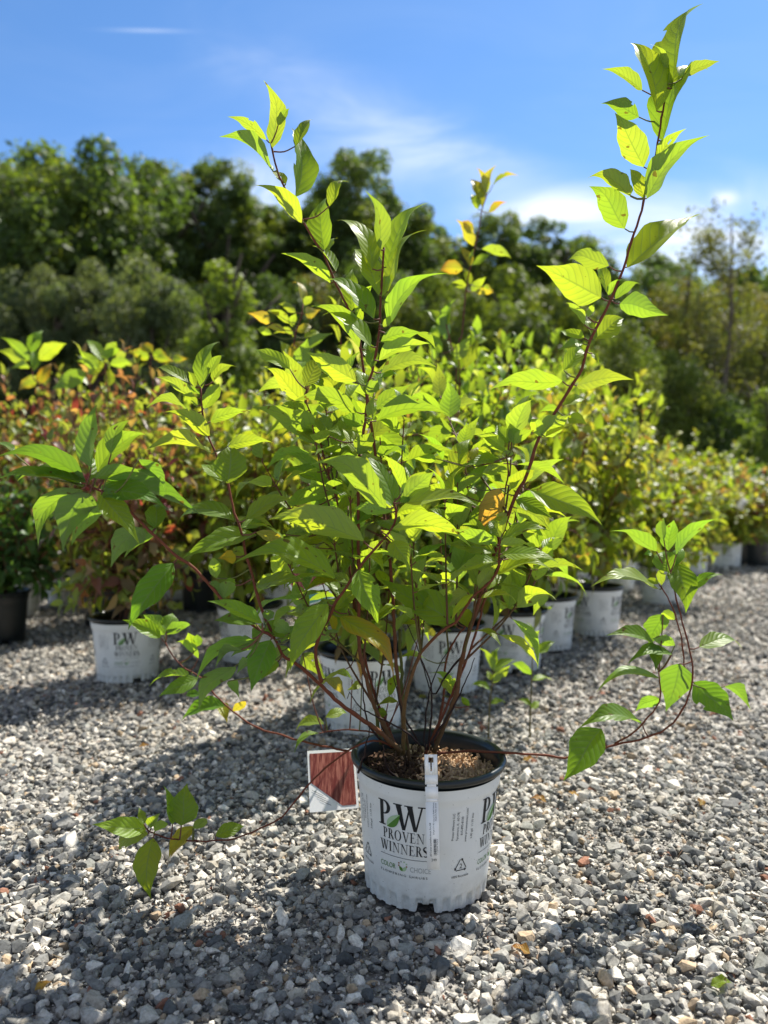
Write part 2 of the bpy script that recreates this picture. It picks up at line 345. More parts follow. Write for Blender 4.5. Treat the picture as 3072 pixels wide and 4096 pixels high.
BR['low_left'] = (stem(1.24, 1.42, .0062, .0020, ('K6', 935, 470, 1030, 520), ('K7', 60, 660, 180, 740, 390, 920, 580, 1100, 830, 1270, 1040, 1460)),
 [('K6', '930 400 530 200 110; 880 410 555 385 110; 975 375 970 285 90; 1170 520 960 390 125; 1160 480 1030 375 110; 930 430 850 570 120; 1000 540 850 935 205; 1150 600 1000 745 110; 850 530 400 780 135; 870 560 695 660 125; 705 760 410 1060 150; 810 700 720 815 95; 650 880 730 1000 80; 1060 720 930 860 90; 1090 560 1220 430 70; 760 620 560 730 90')])
BR['left_upright'] = (stem(1.36, 1.27, .0034, .0014, ('K5', 450, 430, 470, 690, 520, 880, 590, 1050, 690, 1300, 750, 1550, 810, 1720, 850, 1920, 900, 2100), ('K6', 930, 290, 990, 420, 1030, 520)),
 [('K5', '460 450 585 50 128; 335 395 80 255 78; 385 540 100 335 88; 480 630 600 395 122; 560 390 765 270 62; 520 320 635 150 72; 400 440 340 310 60; 530 870 150 650 135; 345 660 0 600 75; 540 1030 0 990 115; 535 745 870 650 105; 690 960 1050 920 115; 685 1290 700 950 275; 640 1275 455 1110 100; 745 1620 245 1590 115; 945 1745 330 1900 155; 850 1610 1260 1440 135; 800 1680 1075 1700 75; 840 1920 750 1860 90; 590 2130 560 1950 100; 440 500 300 500 60; 430 600 280 520 60'),
  ('K5y', '760 1940 620 1950 110; 940 1720 1215 1830 92'), ('K3', '255 1335 640 1290 110; 120 800 390 860 70; 30 1330 80 1280 80')])
BR['far_left'] = (stem(1.20, 1.27, .0036, .0020, ('L', 520, 590, 630, 630, 750, 720, 900, 860, 1000, 960, 1130, 1060, 1260, 1180), ('K6', 560, 170, 760, 350, 1030, 520)),
 [('L', '550 480 558 120 108; 590 510 875 290 118; 570 545 890 520 78; 515 560 40 395 108; 515 575 130 555 70; 505 600 5 525 66; 490 615 235 910 135; 540 640 390 945 190; 610 690 440 925 120; 610 595 980 705 135; 640 550 1170 765 115; 835 435 1000 620 62; 610 645 830 900 130; 940 850 760 1000 90; 860 850 680 1060 150; 935 850 945 700 115; 670 400 770 200 80; 1045 1060 780 1425 155; 1270 1170 1350 1270 55; 1350 1270 1400 1165 90; 0 330 90 395 40; 540 560 480 380 40')])
BR['right_tall'] = (stem(1.36, 1.47, .0062, .0016, ('R', 905, 530, 870, 700, 830, 960, 770, 1170, 740, 1330, 670, 1530, 620, 1700, 530, 1920, 400, 2180), ('K2', 1300, 780, 1170, 990, 1090, 1130, 950, 1340), ('K4', 1060, 400, 970, 570, 900, 740, 850, 880), ('S', 1940, 2330, 1885, 2500, 1842, 2662, 1823, 2777, 1736, 3010)),
 [('R', '930 560 1110 65 118; 870 470 805 285 45; 830 700 680 285 128; 740 570 520 430 72; 870 890 1100 420 130; 1000 490 1215 400 62; 830 1030 990 820 72; 750 1055 590 725 155; 720 740 495 655 95; 770 1255 1125 875 130; 755 1255 665 1075 80; 665 1240 415 1100 92; 630 1445 425 1185 155; 665 1235 595 1140 42; 645 1690 1078 1385 145; 530 1680 280 1625 105; 480 1880 110 1690 215; 515 1850 430 1650 62; 600 1920 885 1995 135; 570 1890 720 1790 55; 525 1870 620 1765 42; 900 560 880 400 50'),
  ('K2', '1400 530 1640 350 175; 1400 540 1330 370 62; 1320 410 1160 250 52; 1350 350 1400 245 52; 1320 520 1130 460 75; 1300 560 1130 600 70; 1150 790 1310 620 130; 1140 880 590 895 155; 1260 920 1680 850 135; 950 1335 1180 1180 175; 1190 1180 1335 1235 95; 1110 1110 960 1130 60; 1140 1080 1310 1040 70; 1000 1340 1320 1240 70; 940 1340 890 1190 100; 1390 650 1440 740 50'),
  ('K4', '1075 540 1650 760 195; 970 690 1215 840 125; 960 620 1245 770 110; 880 790 800 740 80; 900 880 1010 820 50'), ('K4b', '830 530 640 885 185')])
BR['right_middle'] = (stem(1.32, 1.43, .0056, .0018, ('K4', 830, 950, 820, 1100, 820, 1180, 760, 1290, 600, 1430), ('K7', 1500, 400, 1430, 430, 1210, 650, 1100, 950, 1070, 1150, 1062, 1480)),
 [('K4', '800 990 470 880 115; 850 940 1205 855 95; 830 1000 1045 960 80; 850 1070 1255 1105 105; 800 1240 1230 1170 105; 790 1060 410 980 125; 800 1130 490 1225 95; 830 930 740 800 100; 650 1350 770 1180 100; 600 1400 440 1610 62; 560 1390 410 1500 120; 900 1110 1290 1150 70; 850 900 900 760 60; 800 1010 700 900 70'),
  ('K7', '1505 415 915 60 235')])
BR['right_inner'] = (stem(1.48, 1.47, .0038, .0014, ('K4', 885, 270, 900, 400, 870, 560, 840, 760), ('S', 1960, 2300, 1880, 2600, 1700, 3020)),
 [('K2', '670 1460 440 1330 92; 700 1400 600 1250 112; 700 1380 815 1300 130; 700 1375 700 1240 72; 740 1400 890 1290 82; 740 1490 650 1480 60'),
  ('K4', '425 440 570 130 150; 355 290 160 90 55; 300 280 40 260 95; 850 300 540 340 85; 860 210 640 90 92; 480 560 730 420 72; 900 390 680 380 82; 440 840 250 690 100; 600 230 780 270 70; 900 500 1010 400 60; 640 680 560 560 70'), ('K4y', '560 300 640 190 70')])
BR['right_arch'] = (stem(1.50, 1.44, .0034, .0014, ('Q', 820, 660, 850, 800, 890, 950, 940, 1150, 970, 1300, 960, 1450, 900, 1600, 800, 1720, 650, 1790, 450, 1835, 300, 1880, 100, 1925, 0, 1912), ('M', 1100, 1165, 850, 1155, 700, 1165)),
 [('Q', '805 515 840 310 102; 725 520 430 380 78; 775 440 780 300 62; 860 540 1100 315 78; 815 665 765 520 150; 830 620 890 500 80; 865 600 930 910 165; 930 770 1150 670 75; 1015 1170 1300 1140 92; 980 1410 1240 1650 185; 1190 1440 1350 1580 85; 880 1285 795 1590 195; 350 1730 115 2060 210; 630 1700 240 1700 108; 690 530 640 540 40')])
BR['right_arch_twig'] = (stem(1.49, 1.46, .0026, .0012, ('Q', 740, 1340, 745, 1400, 745, 1540, 640, 1680, 560, 1760, 440, 1830)),
 [('Q', '700 1135 400 1100 92; 770 950 690 1170 135; 850 1160 700 1120 62; 700 1150 720 1320 95; 830 1220 560 1250 80; 740 1380 350 1430 80; 740 1520 590 1600 82')])
BR['right_arch_upper_twig'] = (stem(1.50, 1.53, .0022, .0012, ('Q', 755, 760, 800, 830, 850, 950, 890, 1100, 915, 1290, 950, 1400)),
 [('Q', '745 780 340 710 80; 760 750 750 650 55; 740 740 660 710 40; 850 985 760 930 60')])
BR['low_front_left'] = (stem(1.30, 1.42, .0026, .0012, ('B', 760, 415, 850, 450, 930, 460, 1050, 465, 1200, 450, 1330, 400, 1440, 340, 1530, 230, 1659, 90), ('K7', 620, 1450, 700, 1400, 870, 1380, 980, 1430)),
 [('B', '925 385 945 185 142; 880 380 850 190 58; 750 400 490 380 92; 755 430 615 495 82; 780 450 765 740 122; 985 400 1050 350 48; 1100 440 1240 390 68; 735 380 710 300 42; 770 400 820 325 42; 790 415 860 375 42'), ('By', '990 390 860 545 66; 920 440 870 540 70')])
BR['back_left_low'] = (stem(1.72, 1.52, .0030, .0014, ('K6', 130, 560, 190, 670, 270, 760, 430, 860, 570, 1030, 730, 1160, 900, 1270, 1100, 1330, 1230, 1370, 1440, 1420, 1640, 1460)),
 [('K6', '330 840 0 880 55; 400 860 90 985 120; 420 1000 300 990 55; 620 1090 280 1190 105; 400 690 210 555 55; 370 630 320 490 110; 400 590 390 500 70'),
  ('K6y', '600 1060 640 1210 90; 690 1130 790 1050 65'), ('LL', '820 575 640 490 72; 840 560 740 460 90; 850 540 880 450 90; 850 560 970 505 52')])
BR['back_low'] = (stem(1.56, 1.47, .0026, .0012, ('K7', 400, 1305, 560, 1285, 760, 1295, 900, 1330)),
 [('K7', '410 1240 170 1290 65; 420 1180 600 1160 70; 360 1310 170 1450 55; 230 650 415 850 130; 640 870 480 820 52; 720 900 610 950 62; 930 1150 850 1150 80; 1020 1050 860 1070 50; 1220 400 1000 430 60; 950 1000 1080 830 70')])
BR['back_right'] = (stem(1.60, 1.50, .0040, .0016, ('K7', 1650, 330, 1440, 640, 1400, 1000, 1330, 1400)),
 [('K7', '1490 370 1650 170 85; 1470 390 1450 150 130; 1250 700 1060 670 42; 1500 950 1300 790 55; 1480 1010 1350 860 55; 1610 1090 1550 1010 50')])

P0 = at(1700, 3022, YP); P0[2] = 0.0; P0[0] = at(1702, 3400, YP)[0]
main = thing('potted_shrub', 'large red-stemmed shrub with big bright green leaves in the nearest white pot', 'shrub', tuple(P0))

def snap(br, x, y):
    best = None; p = br['p']
    for i in range(len(p) - 1):
        a = np.array(p[i]); b = np.array(p[i + 1]); ab = b - a; k = np.clip(((np.array((x, y)) - a) @ ab) / (ab @ ab + 1e-9), 0, 1)
        q = a + ab * k; dd = np.hypot(*(q - (x, y)))
        if best is None or dd < best[0]: best = (dd, q, br['Y'][i] * (1 - k) + br['Y'][i + 1] * k)
    return best
STEMC = [(0.115, 0.07, 0.03), (0.17, 0.05, 0.025), (0.14, 0.035, 0.022), (0.10, 0.06, 0.025)]
camP = np.array((0, 0, CAM_H))
def place_leaf(fol, stems, br, k, x0, y0, x1, y1, wp, kind):
    dd, q, Yb = snap(br, *src(k, x0, y0))
    bx, by = src(k, x0, y0); tx, ty = src(k, x1, y1)
    Yb = Yb + random.uniform(-0.02, 0.02)
    B = at(bx, by, Yb)
    T0 = at(tx, ty, Yb); La = np.linalg.norm(T0 - B)
    want = max(La * 1.05, 0.055 + random.uniform(0, 0.02))
    dz = math.sqrt(max(0, want * want - La * La)); dz = min(dz, La * 0.75) * random.choice((-1, 1))
    T = at(tx, ty, Yb + dz); T = B + (T - B) * 1.08
    L = np.linalg.norm(T - B); d = (T - B) / L
    wa = 1.04 * wp / CROP[k][2] / FPX * Yb
    wr = min(max(wa * 1.08, 0.40 * L), 0.62 * L + 0.01); c = min(1, wa * 1.05 / wr); s_ = math.sqrt(1 - c * c)
    v = camP - (B + T) / 2; v = v - d * (v @ d); v /= np.linalg.norm(v); sd_ = np.cross(d, v)
    n = max((np.array(a * c * v + b * s_ * sd_) for a in (1, -1) for b in (1, -1)), key=lambda z: z[2])
    tt = leaf_tint(kind)
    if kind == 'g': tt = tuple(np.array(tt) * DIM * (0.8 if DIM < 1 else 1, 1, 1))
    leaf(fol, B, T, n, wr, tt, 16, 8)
    # petiole
    foot = at(q[0], q[1], Yb if dd > 60 else np.clip(Yb, Yb - .004, Yb + .004))
    if dd * Yb / FPX > 0.002:
        m_ = (foot + B) / 2 + np.array((0, 0, -0.12 * np.linalg.norm(B - foot)))
        tube(stems, resample([foot, m_, B], 0.006), (0.0015, 0.0011), 5, (0.18, 0.075, 0.05) if random.random() < .6 else (0.16, 0.17, 0.05))

DIM = 1.0
for name, (br, groups) in BR.items():
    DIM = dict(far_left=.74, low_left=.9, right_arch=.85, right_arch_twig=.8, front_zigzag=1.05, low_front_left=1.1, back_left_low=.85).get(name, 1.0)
    wood = MB(); fol = MB()
    P = np.array([at(p[0], p[1], y) for p, y in zip(br['p'], br['Y'])])
    Q = resample(P, 0.012); Q[1:-1] += rng.normal(0, 0.0006, Q[1:-1].shape)
    n = len(Q); rr = np.linspace(br['r'][0] * .74, br['r'][1], n)
    rr[::5] *= 1.18                                    # nodes
    tcs = [STEMC[0] if br['r'][0] > .0045 else STEMC[1], STEMC[1], STEMC[1], STEMC[2]]
    if name in ('right_middle',): tcs = [(0.13, 0.085, 0.03), (0.14, 0.075, 0.03), STEMC[1], STEMC[1]]
    tube(wood, Q, rr, 8, tcs)
    for k, txt in groups:
        kind = 'g'
        if k[-1] in 'ymbd' and k[:-1] in CROP: kind = k[-1]; k = k[:-1]
        if k not in CROP: continue
        for row in txt.split(';'):
            a = [float(z) for z in row.split()]
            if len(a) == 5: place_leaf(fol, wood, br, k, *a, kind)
    bo = wood.build('branch', M_bark, main, P0)
    if fol.n: fol.build('foliage', M_leaf, bo, P0)

def opposite_leaves(fol, wood, Q, start, step, L0, kind='g', nu=10, nv=6, pal=None, small_tip=True):
    """pairs of leaves at nodes, each pair turned a quarter against the last"""
    seg = np.linalg.norm(np.diff(Q, axis=0), axis=1); cum = np.concatenate(([0], np.cumsum(seg))); tot = cum[-1]
    s = start * tot; az = random.uniform(0, 3.14)
    while s < tot:
        i = min(np.searchsorted(cum, s), len(Q) - 1); P = Q[i]; T = Q[i] - Q[max(i - 1, 0)]; T = T / (np.linalg.norm(T) + 1e-9)
        a = np.cross(T, (0.3, 0.1, 0.95)); a /= np.linalg.norm(a) + 1e-9; b = np.cross(T, a)
        fr = s / tot; L = L0 * random.uniform(0.75, 1.12) * (1.0 - 0.35 * max(0, fr - 0.8) / 0.2)
        for sg in (0, math.pi):
            if random.random() < 0.08: continue
            ang = az + sg + random.uniform(-.35, .35); out = a * math.cos(ang) + b * math.sin(ang)
            lift = random.uniform(0.1, 0.8) + (0.9 if fr > 0.86 else 0)
            d = out + T * lift; d[2] += random.uniform(-.25, .1) if fr < .85 else .3; d /= np.linalg.norm(d)
            B = P + d * L * 0.13; tip = B + d * L; tip[2] -= L * random.uniform(0, .25)
            nn = T + np.array((0, 0, .8)) - out * .3 + rng.normal(0, .25, 3)
            tube(wood, [P, B], (0.0013, 0.001), 4, (0.17, 0.07, 0.045), cap=False)
            leaf(fol, B, tip, nn, L * random.uniform(.38, .52), pal() if pal else leaf_tint(kind), nu, nv)
        s += step * random.uniform(.8, 1.2); az += 1.571

# inner branches that fill the middle and back of the front shrub
DIM = 1.0
inner = [((1500, 1560), 1.66), ((1330, 1800), 1.60), ((1640, 1900), 1.70), ((1850, 1780), 1.62), ((2080, 1980), 1.60), ((1200, 2060), 1.55), ((1760, 2130), 1.64), ((1420, 2080), 1.62), ((2160, 2200), 1.58), ((1560, 2320), 1.56), ((1290, 2330), 1.52), ((1400, 1650), 1.85), ((1900, 1950), 1.85), ((1250, 1900), 1.80), ((2100, 1850), 1.80), ((1120, 2200), 1.75), ((2230, 2120), 1.72), ((1750, 1560), 1.85), ((1700, 2250), 1.75)]
inner += [((1250, 1700), 1.42), ((1400, 1960), 1.38), ((1150, 2250), 1.40), ((1640, 2180), 1.36), ((1930, 2180), 1.42), ((1520, 1750), 1.45), ((1830, 1930), 1.48), ((1300, 1550), 1.55), ((1330, 2130), 1.42), ((1480, 2220), 1.46), ((1780, 2010), 1.40), ((1050, 1850), 1.45), ((1620, 1620), 1.50), ((1380, 1480), 1.52), ((2050, 1650), 1.55), ((2000, 2080), 1.45), ((1200, 1480), 1.70)]
HOSTS = [BR[k][0] for k in ('left_tall', 'centre_tall', 'centre_left', 'right_tall', 'right_inner', 'right_middle', 'back_right')]
def fork(px, py):
    """point on the nearest main stem, well below the wanted tip, where a side branch leaves it"""
    best = None
    for h in HOSTS:
        for p, y in zip(h['p'], h['Y']):
            dy = p[1] - py
            if dy < 250: continue
            c = abs(p[0] - px) + abs(dy - 480) * .8 + random.uniform(0, 120)
            if best is None or c < best[0]: best = (c, at(p[0], p[1], y))
    return best[1] if best else None
for (px, py), Yt in inner:
    wood = MB(); fol = MB(); tip = at(px, py, Yt); f = P0 + np.array((random.uniform(-.075, .075), random.uniform(-.02, .08), .19))
    g_ = fork(px, py)
    if g_ is not None: f = g_
    mid = f * .5 + tip * .5 + np.array(((tip[0] - f[0]) * .12, 0.0, -.01))
    Q = resample([f, mid, tip], .012); tube(wood, Q, (.0023, .0011), 7, [random.choice([(0.12, 0.075, 0.03), (0.11, 0.10, 0.03), (.14, .06, .035)]), STEMC[0], STEMC[1]])
    opposite_leaves(fol, wood, Q, .30, .050, .098)
    bo = wood.build('branch', M_bark, main, P0); fol.build('foliage', M_leaf, bo, P0)
# dry twigs at the foot
for (k, pts, Yt) in [('K7', (1060, 320, 1200, 660, 1300, 960, 1270, 1450), 1.50), ('K7', (1659, 690, 1500, 1060, 1290, 1400), 1.47), ('K7', (600, 1020, 620, 970, 700, 1100, 860, 1180, 1080, 1300, 1200, 1410), 1.38),
                     ('K7', (720, 800, 760, 1200, 900, 1400), 1.43), ('K7', (1030, 450, 1050, 820, 1055, 1110, 1090, 1450), 1.50), ('K7', (975, 800, 1010, 950, 1060, 1150, 1180, 1370), 1.46), ('K7', (1440, 620, 1300, 900, 1240, 1300, 1250, 1450), 1.50),
                     ('K7', (830, 860, 850, 1080, 900, 1300, 960, 1420), 1.44), ('K7', (700, 540, 730, 750, 830, 1100, 880, 1400), 1.47), ('K7', (790, 1260, 760, 1400, 740, 1500, 690, 1640), 1.31), ('K7', (900, 1420, 905, 1500, 930, 1600, 1010, 1690), 1.31),
                     ('K7', (1190, 640, 1310, 980, 1420, 830, 1540, 690), 1.52)]:
    wood = MB(); n = len(pts) // 2; q = [at(*src(k, pts[2 * i], pts[2 * i + 1]), Yt - (Yt - 1.44) * i / n * .7) for i in range(n)][::-1]
    Q = resample(q, .01); Q[1:] += rng.normal(0, .0008, Q[1:].shape)
    green = pts[0] in (1030, 700); tube(wood, Q, (.0042, .003) if green else (.0024, .0008), 6, (0.11, 0.12, 0.03) if green else (0.035, 0.02, 0.018))
    wood.build('twig', M_bark, main, P0)

# ------------------------------------------------------------ pot, lettering
PR, PB, PH = 0.137, 0.115, 0.246           # body radius under the rim, at the foot, height of the rim
def body_r(z): return PB + (PR - 0.003 - PB) * min(1, max(0, z / (PH - 0.02)))
def pot_meshes(matb, matr, tag_):
    n = 300; mb = MB(); zs = [0.0, .004, .010, .016, .022, .027, .031, .034, .037, .05, .08, .11, .14, .17, .19, .198, .204, .21, .222, .226]
    V = []
    for z in zs:
        for j in range(n):
            a = 2 * math.pi * j / n; r = body_r(z); zz = z
            scal = min(1, max(0, 0.5 + 1.6 * math.cos(a * 30)))
            if z < 0.034: r -= (.0035 + .0030 * min(1, z / .012)) * scal * min(1, max(0, .027 - z) / .007)
            foot = (math.cos(a * 3 + R(270)) > 0.92)
            if z <= .016 and foot: zz = max(z, .013); r -= .004
            if z >= .204: r += .003
            V.append((r * math.cos(a), r * math.sin(a), zz))
    k = len(zs)
    F = [(i * n + j, i * n + (j + 1) % n, (i + 1) * n + (j + 1) % n, (i + 1) * n + j) for i in range(k - 1) for j in range(n)]
    mb.add(V, F); body = mb.mesh('pot' + tag_, matb)
    rim = MB(); prof = [(PR + .002, PH - .014), (PR + .008, PH - .012), (PR + .010, PH - .006), (PR + .008, PH - .001), (PR + .003, PH), (PR - .003, PH - .003), (PR - .006, PH - .012), (PR - .009, PH - .05), (PB - .008, 0.03), (PB - .012, .012), (0.001, .012)]
    lathe(rim, prof, 96); rm = rim.mesh('rim' + tag_, matr); return body, rm
ME_POTW, ME_RIM = pot_meshes(M_pot, M_black, '')
ME_POTB, _ = pot_meshes(M_black, M_black, '')

def soil_mesh(seed, dry):  # dry: right half painted tan as sunlit, left half dark as shaded
    rg = np.random.default_rng(seed); mb = MB(); n = 40; V = [(0, 0, PH - .035)]; rad = PR - .009
    for i in range(1, 15):
        for j in range(n):
            a = 2 * math.pi * j / n; r = rad * i / 14
            V.append((r * math.cos(a), r * math.sin(a), PH - .037 + rg.normal(0, .0015) + .004 * math.sin(a * 2 + seed) * i / 14))
    F = [(0, 1 + j, 1 + (j + 1) % n) for j in range(n)] + [(1 + (i - 1) * n + j, 1 + i * n + j, 1 + i * n + (j + 1) % n, 1 + (i - 1) * n + (j + 1) % n) for i in range(1, 14) for j in range(n)]
    V = np.array(V); tt = np.where((V[:, :1] > 0.0) & dry, np.array([[.46, .32, .20]]), np.array([[.10, .06, .04]])); mb.add(V, F, tt)  # sun and shade put into the soil colour, split at the middle
    m = 900 if dry else 250
    for _ in range(m):
        a = rg.uniform(0, 6.28); r = rad * math.sqrt(rg.uniform(0, .96)); c = np.array((r * math.cos(a), r * math.sin(a), PH - .034 + rg.uniform(0, .003)))
        q = Euler(rg.uniform(0, 6.28, 3)).to_matrix(); sx = np.array((rg.uniform(.003, .008), rg.uniform(.0012, .003), .0011))
        cube = np.array([(x, y, z) for x in (-1, 1) for y in (-1, 1) for z in (-1, 1)]) * sx * (1 + rg.normal(0, .15, (8, 3)))
        sunlit = (c[0] > -.005 + rg.normal(0, .03)) and dry  # chips on the painted sunlit side are tan, the rest dark
        col = np.array((.66, .47, .30)) * rg.uniform(.6, 1.2) if sunlit else np.array((.12, .075, .05)) * rg.uniform(.4, 1.5)
        mb.add(cube @ np.array(q).T + c, [(0, 1, 3, 2), (4, 6, 7, 5), (0, 4, 5, 1), (2, 3, 7, 6), (0, 2, 6, 4), (1, 5, 7, 3)], col)
    return mb.mesh('soil', M_soil, smooth=False)
ME_SOIL_MAIN = soil_mesh(3, True); ME_SOIL = soil_mesh(5, False)

# flat glyph pieces: lists of polygons in (s, z); cap height 1
def ring(cx, cy, rx, ry, tx, ty, a0, a1, n=18):
    out = []
    for i in range(n):
        p = []
        for a, o in ((a0 + (a1 - a0) * i / n, 0), (a0 + (a1 - a0) * (i + 1) / n, 0), (a0 + (a1 - a0) * (i + 1) / n, 1), (a0 + (a1 - a0) * i / n, 1)):
            a = R(a); p.append((cx + math.cos(a) * (rx - o * tx), cy + math.sin(a) * (ry - o * ty)))
        out.append(p)
    return out
TK, TN = 0.15, 0.045
def bar(x0, y0, x1, y1, w): return [[(x0 - w / 2, y0), (x0 + w / 2, y0), (x1 + w / 2, y1), (x1 - w / 2, y1)]]
def hb(x0, x1, y, h=TN): return [[(x0, y), (x1, y), (x1, y + h), (x0, y + h)]]
def serif_glyph(c, TK=TK):
    if c == 'I': return bar(.2, 0, .2, 1, TK) + hb(.05, .35, 0) + hb(.05, .35, 1 - TN), .42
    if c == 'P': return bar(.2, 0, .2, 1, TK) + hb(.03, .37, 0) + hb(.03, .34, 1 - TN) + ring(.3, .72, .32, .28, TK * .95, TN, -90, 90) + hb(.2, .31, .44), .68
    if c == 'R': return bar(.2, 0, .2, 1, TK) + hb(.03, .37, 0) + hb(.03, .34, 1 - TN) + ring(.3, .74, .30, .26, TK * .95, TN, -90, 90) + hb(.2, .31, .48) + [[(.32, .5), (.50, .5), (.80, 0), (.60, 0)]] + hb(.62, .84, 0), .82
    if c == 'O': return ring(.46, .5, .42, .52, TK, TN, 0, 360, 30), .95
    if c == 'V': return [[(.08, 1), (.08 + TK * 1.2, 1), (.46 + TK * .4, 0), (.46 - TN, 0)]] + [[(.74, 1), (.74 + TN * 1.3, 1), (.48 + TN, 0), (.46, 0)]] + hb(0, .33, 1 - TN) + hb(.62, .9, 1 - TN), .88
    if c == 'W': 
        o = []
        for dx in (0, .42): o += [[(.08 + dx, 1), (.08 + TK * 1.2 + dx, 1), (.38 + TK * .4 + dx, 0), (.38 - TN + dx, 0)]] + [[(.60 + dx, 1), (.60 + TN * 1.3 + dx, 1), (.40 + TN + dx, 0), (.38 + dx, 0)]]
        return o + hb(0, .33, 1 - TN) + hb(.42, .72, 1 - TN) + hb(.90, 1.18, 1 - TN), 1.18
    if c == 'E': return bar(.2, 0, .2, 1, TK) + hb(.03, .66, 0) + hb(.03, .62, 1 - TN) + hb(.2, .5, .5) + [[(.62, 0), (.66, 0), (.70, .24), (.67, .24)], [(.58, 1), (.62, 1), (.64, .8), (.61, .8)], [(.48, .38), (.51, .38), (.51, .66), (.48, .66)]], .74
    if c == 'N': return bar(.2, 0, .2, 1, TN) + bar(.80, 0, .80, 1, TN) + [[(.12, 1), (.30, 1), (.83, 0), (.78, 0)]] + hb(.06, .34, 0) + hb(.03, .2, 1 - TN) + hb(.66, .94, 1 - TN), .98
    if c == 'S':
        o = []; pts = []
        for i in range(25):
            f = i / 24; a = R(30 + f * 240) if f < .5 else None
            x = .30 + .22 * math.cos(R(40 + f * 2 * 190)) if f < .5 else .30 - .24 * math.cos(R(40 + (1 - f) * 2 * 190))
            y = .76 + .22 * math.sin(R(40 + f * 2 * 190)) if f < .5 else .25 - .23 * math.sin(R(40 + (1 - f) * 2 * 190))
            pts.append((x, y))
        for i in range(24):
            (x0, y0), (x1, y1) = pts[i], pts[i + 1]; f = abs(i / 24 - .5); h = TK * (.62 - .5 * min(1, f * 2.2)) + .02
            dx, dy = x1 - x0, y1 - y0; l = math.hypot(dx, dy) + 1e-6; nx, ny = -dy / l * h, dx / l * h
            o.append([(x0 - nx, y0 - ny), (x1 - nx, y1 - ny), (x1 + nx, y1 + ny), (x0 + nx, y0 + ny)])
        return o, .62
def serif_text(txt, cx, z0, h, wid=None, stretch=1.0):
    P = []; x = 0
    for c in txt:
        g, ad = serif_glyph(c)
        P += [[(x + a, b) for a, b in q] for q in g]; x += ad + .04
    k = h; kx = (wid / x) if wid else k * stretch
    return [[(cx - x * kx / 2 + a * kx, z0 + b * k) for a, b in q] for q in P]
def font_polys(txt, size, cx, z0, rot=0, spacing=1.0, fit=None):
    cu = bpy.data.curves.new('txt', 'FONT'); cu.body = txt; cu.size = size; cu.align_x = 'CENTER'; cu.space_character = spacing; cu.resolution_u = 3
    o = bpy.data.objects.new('txt', cu); COL.objects.link(o); bpy.context.view_layer.update()
    me = o.evaluated_get(bpy.context.evaluated_depsgraph_get()).to_mesh(); V = [(v.co.x, v.co.y) for v in me.vertices]; F = [tuple(p.vertices) for p in me.polygons]
    o.evaluated_get(bpy.context.evaluated_depsgraph_get()).to_mesh_clear(); bpy.data.objects.remove(o); bpy.data.curves.remove(cu)
    if fit:
        xs = [a for a, b in V]; k = fit / (max(xs) - min(xs)); V = [(a * k, b) for a, b in V]
    c, s = math.cos(R(rot)), math.sin(R(rot)); V = [(cx + a * c - b * s, z0 + a * s + b * c) for a, b in V]
    return [[V[i] for i in f] for f in F]
def leafpoly(x0, z0, x1, z1, w, side=0):
    d = np.array((x1 - x0, z1 - z0)); L = np.linalg.norm(d); d /= L; n = np.array((-d[1], d[0])); out = []
    pr = [math.sin(math.pi * (i / 10) ** .8) ** .9 * w / 2 for i in range(11)]
    for i in range(10):
        a = np.array((x0, z0)) + d * L * i / 10; b = np.array((x0, z0)) + d * L * (i + 1) / 10
        lo = -1 if side <= 0 else 0; hi = 1 if side >= 0 else 0
        out.append([tuple(a + n * pr[i] * lo), tuple(b + n * pr[i + 1] * lo), tuple(b + n * pr[i + 1] * hi), tuple(a + n * pr[i] * hi)])
    return out
INK = [M_ink, M_ink_grey, M_green, M_palegreen, M_rust]
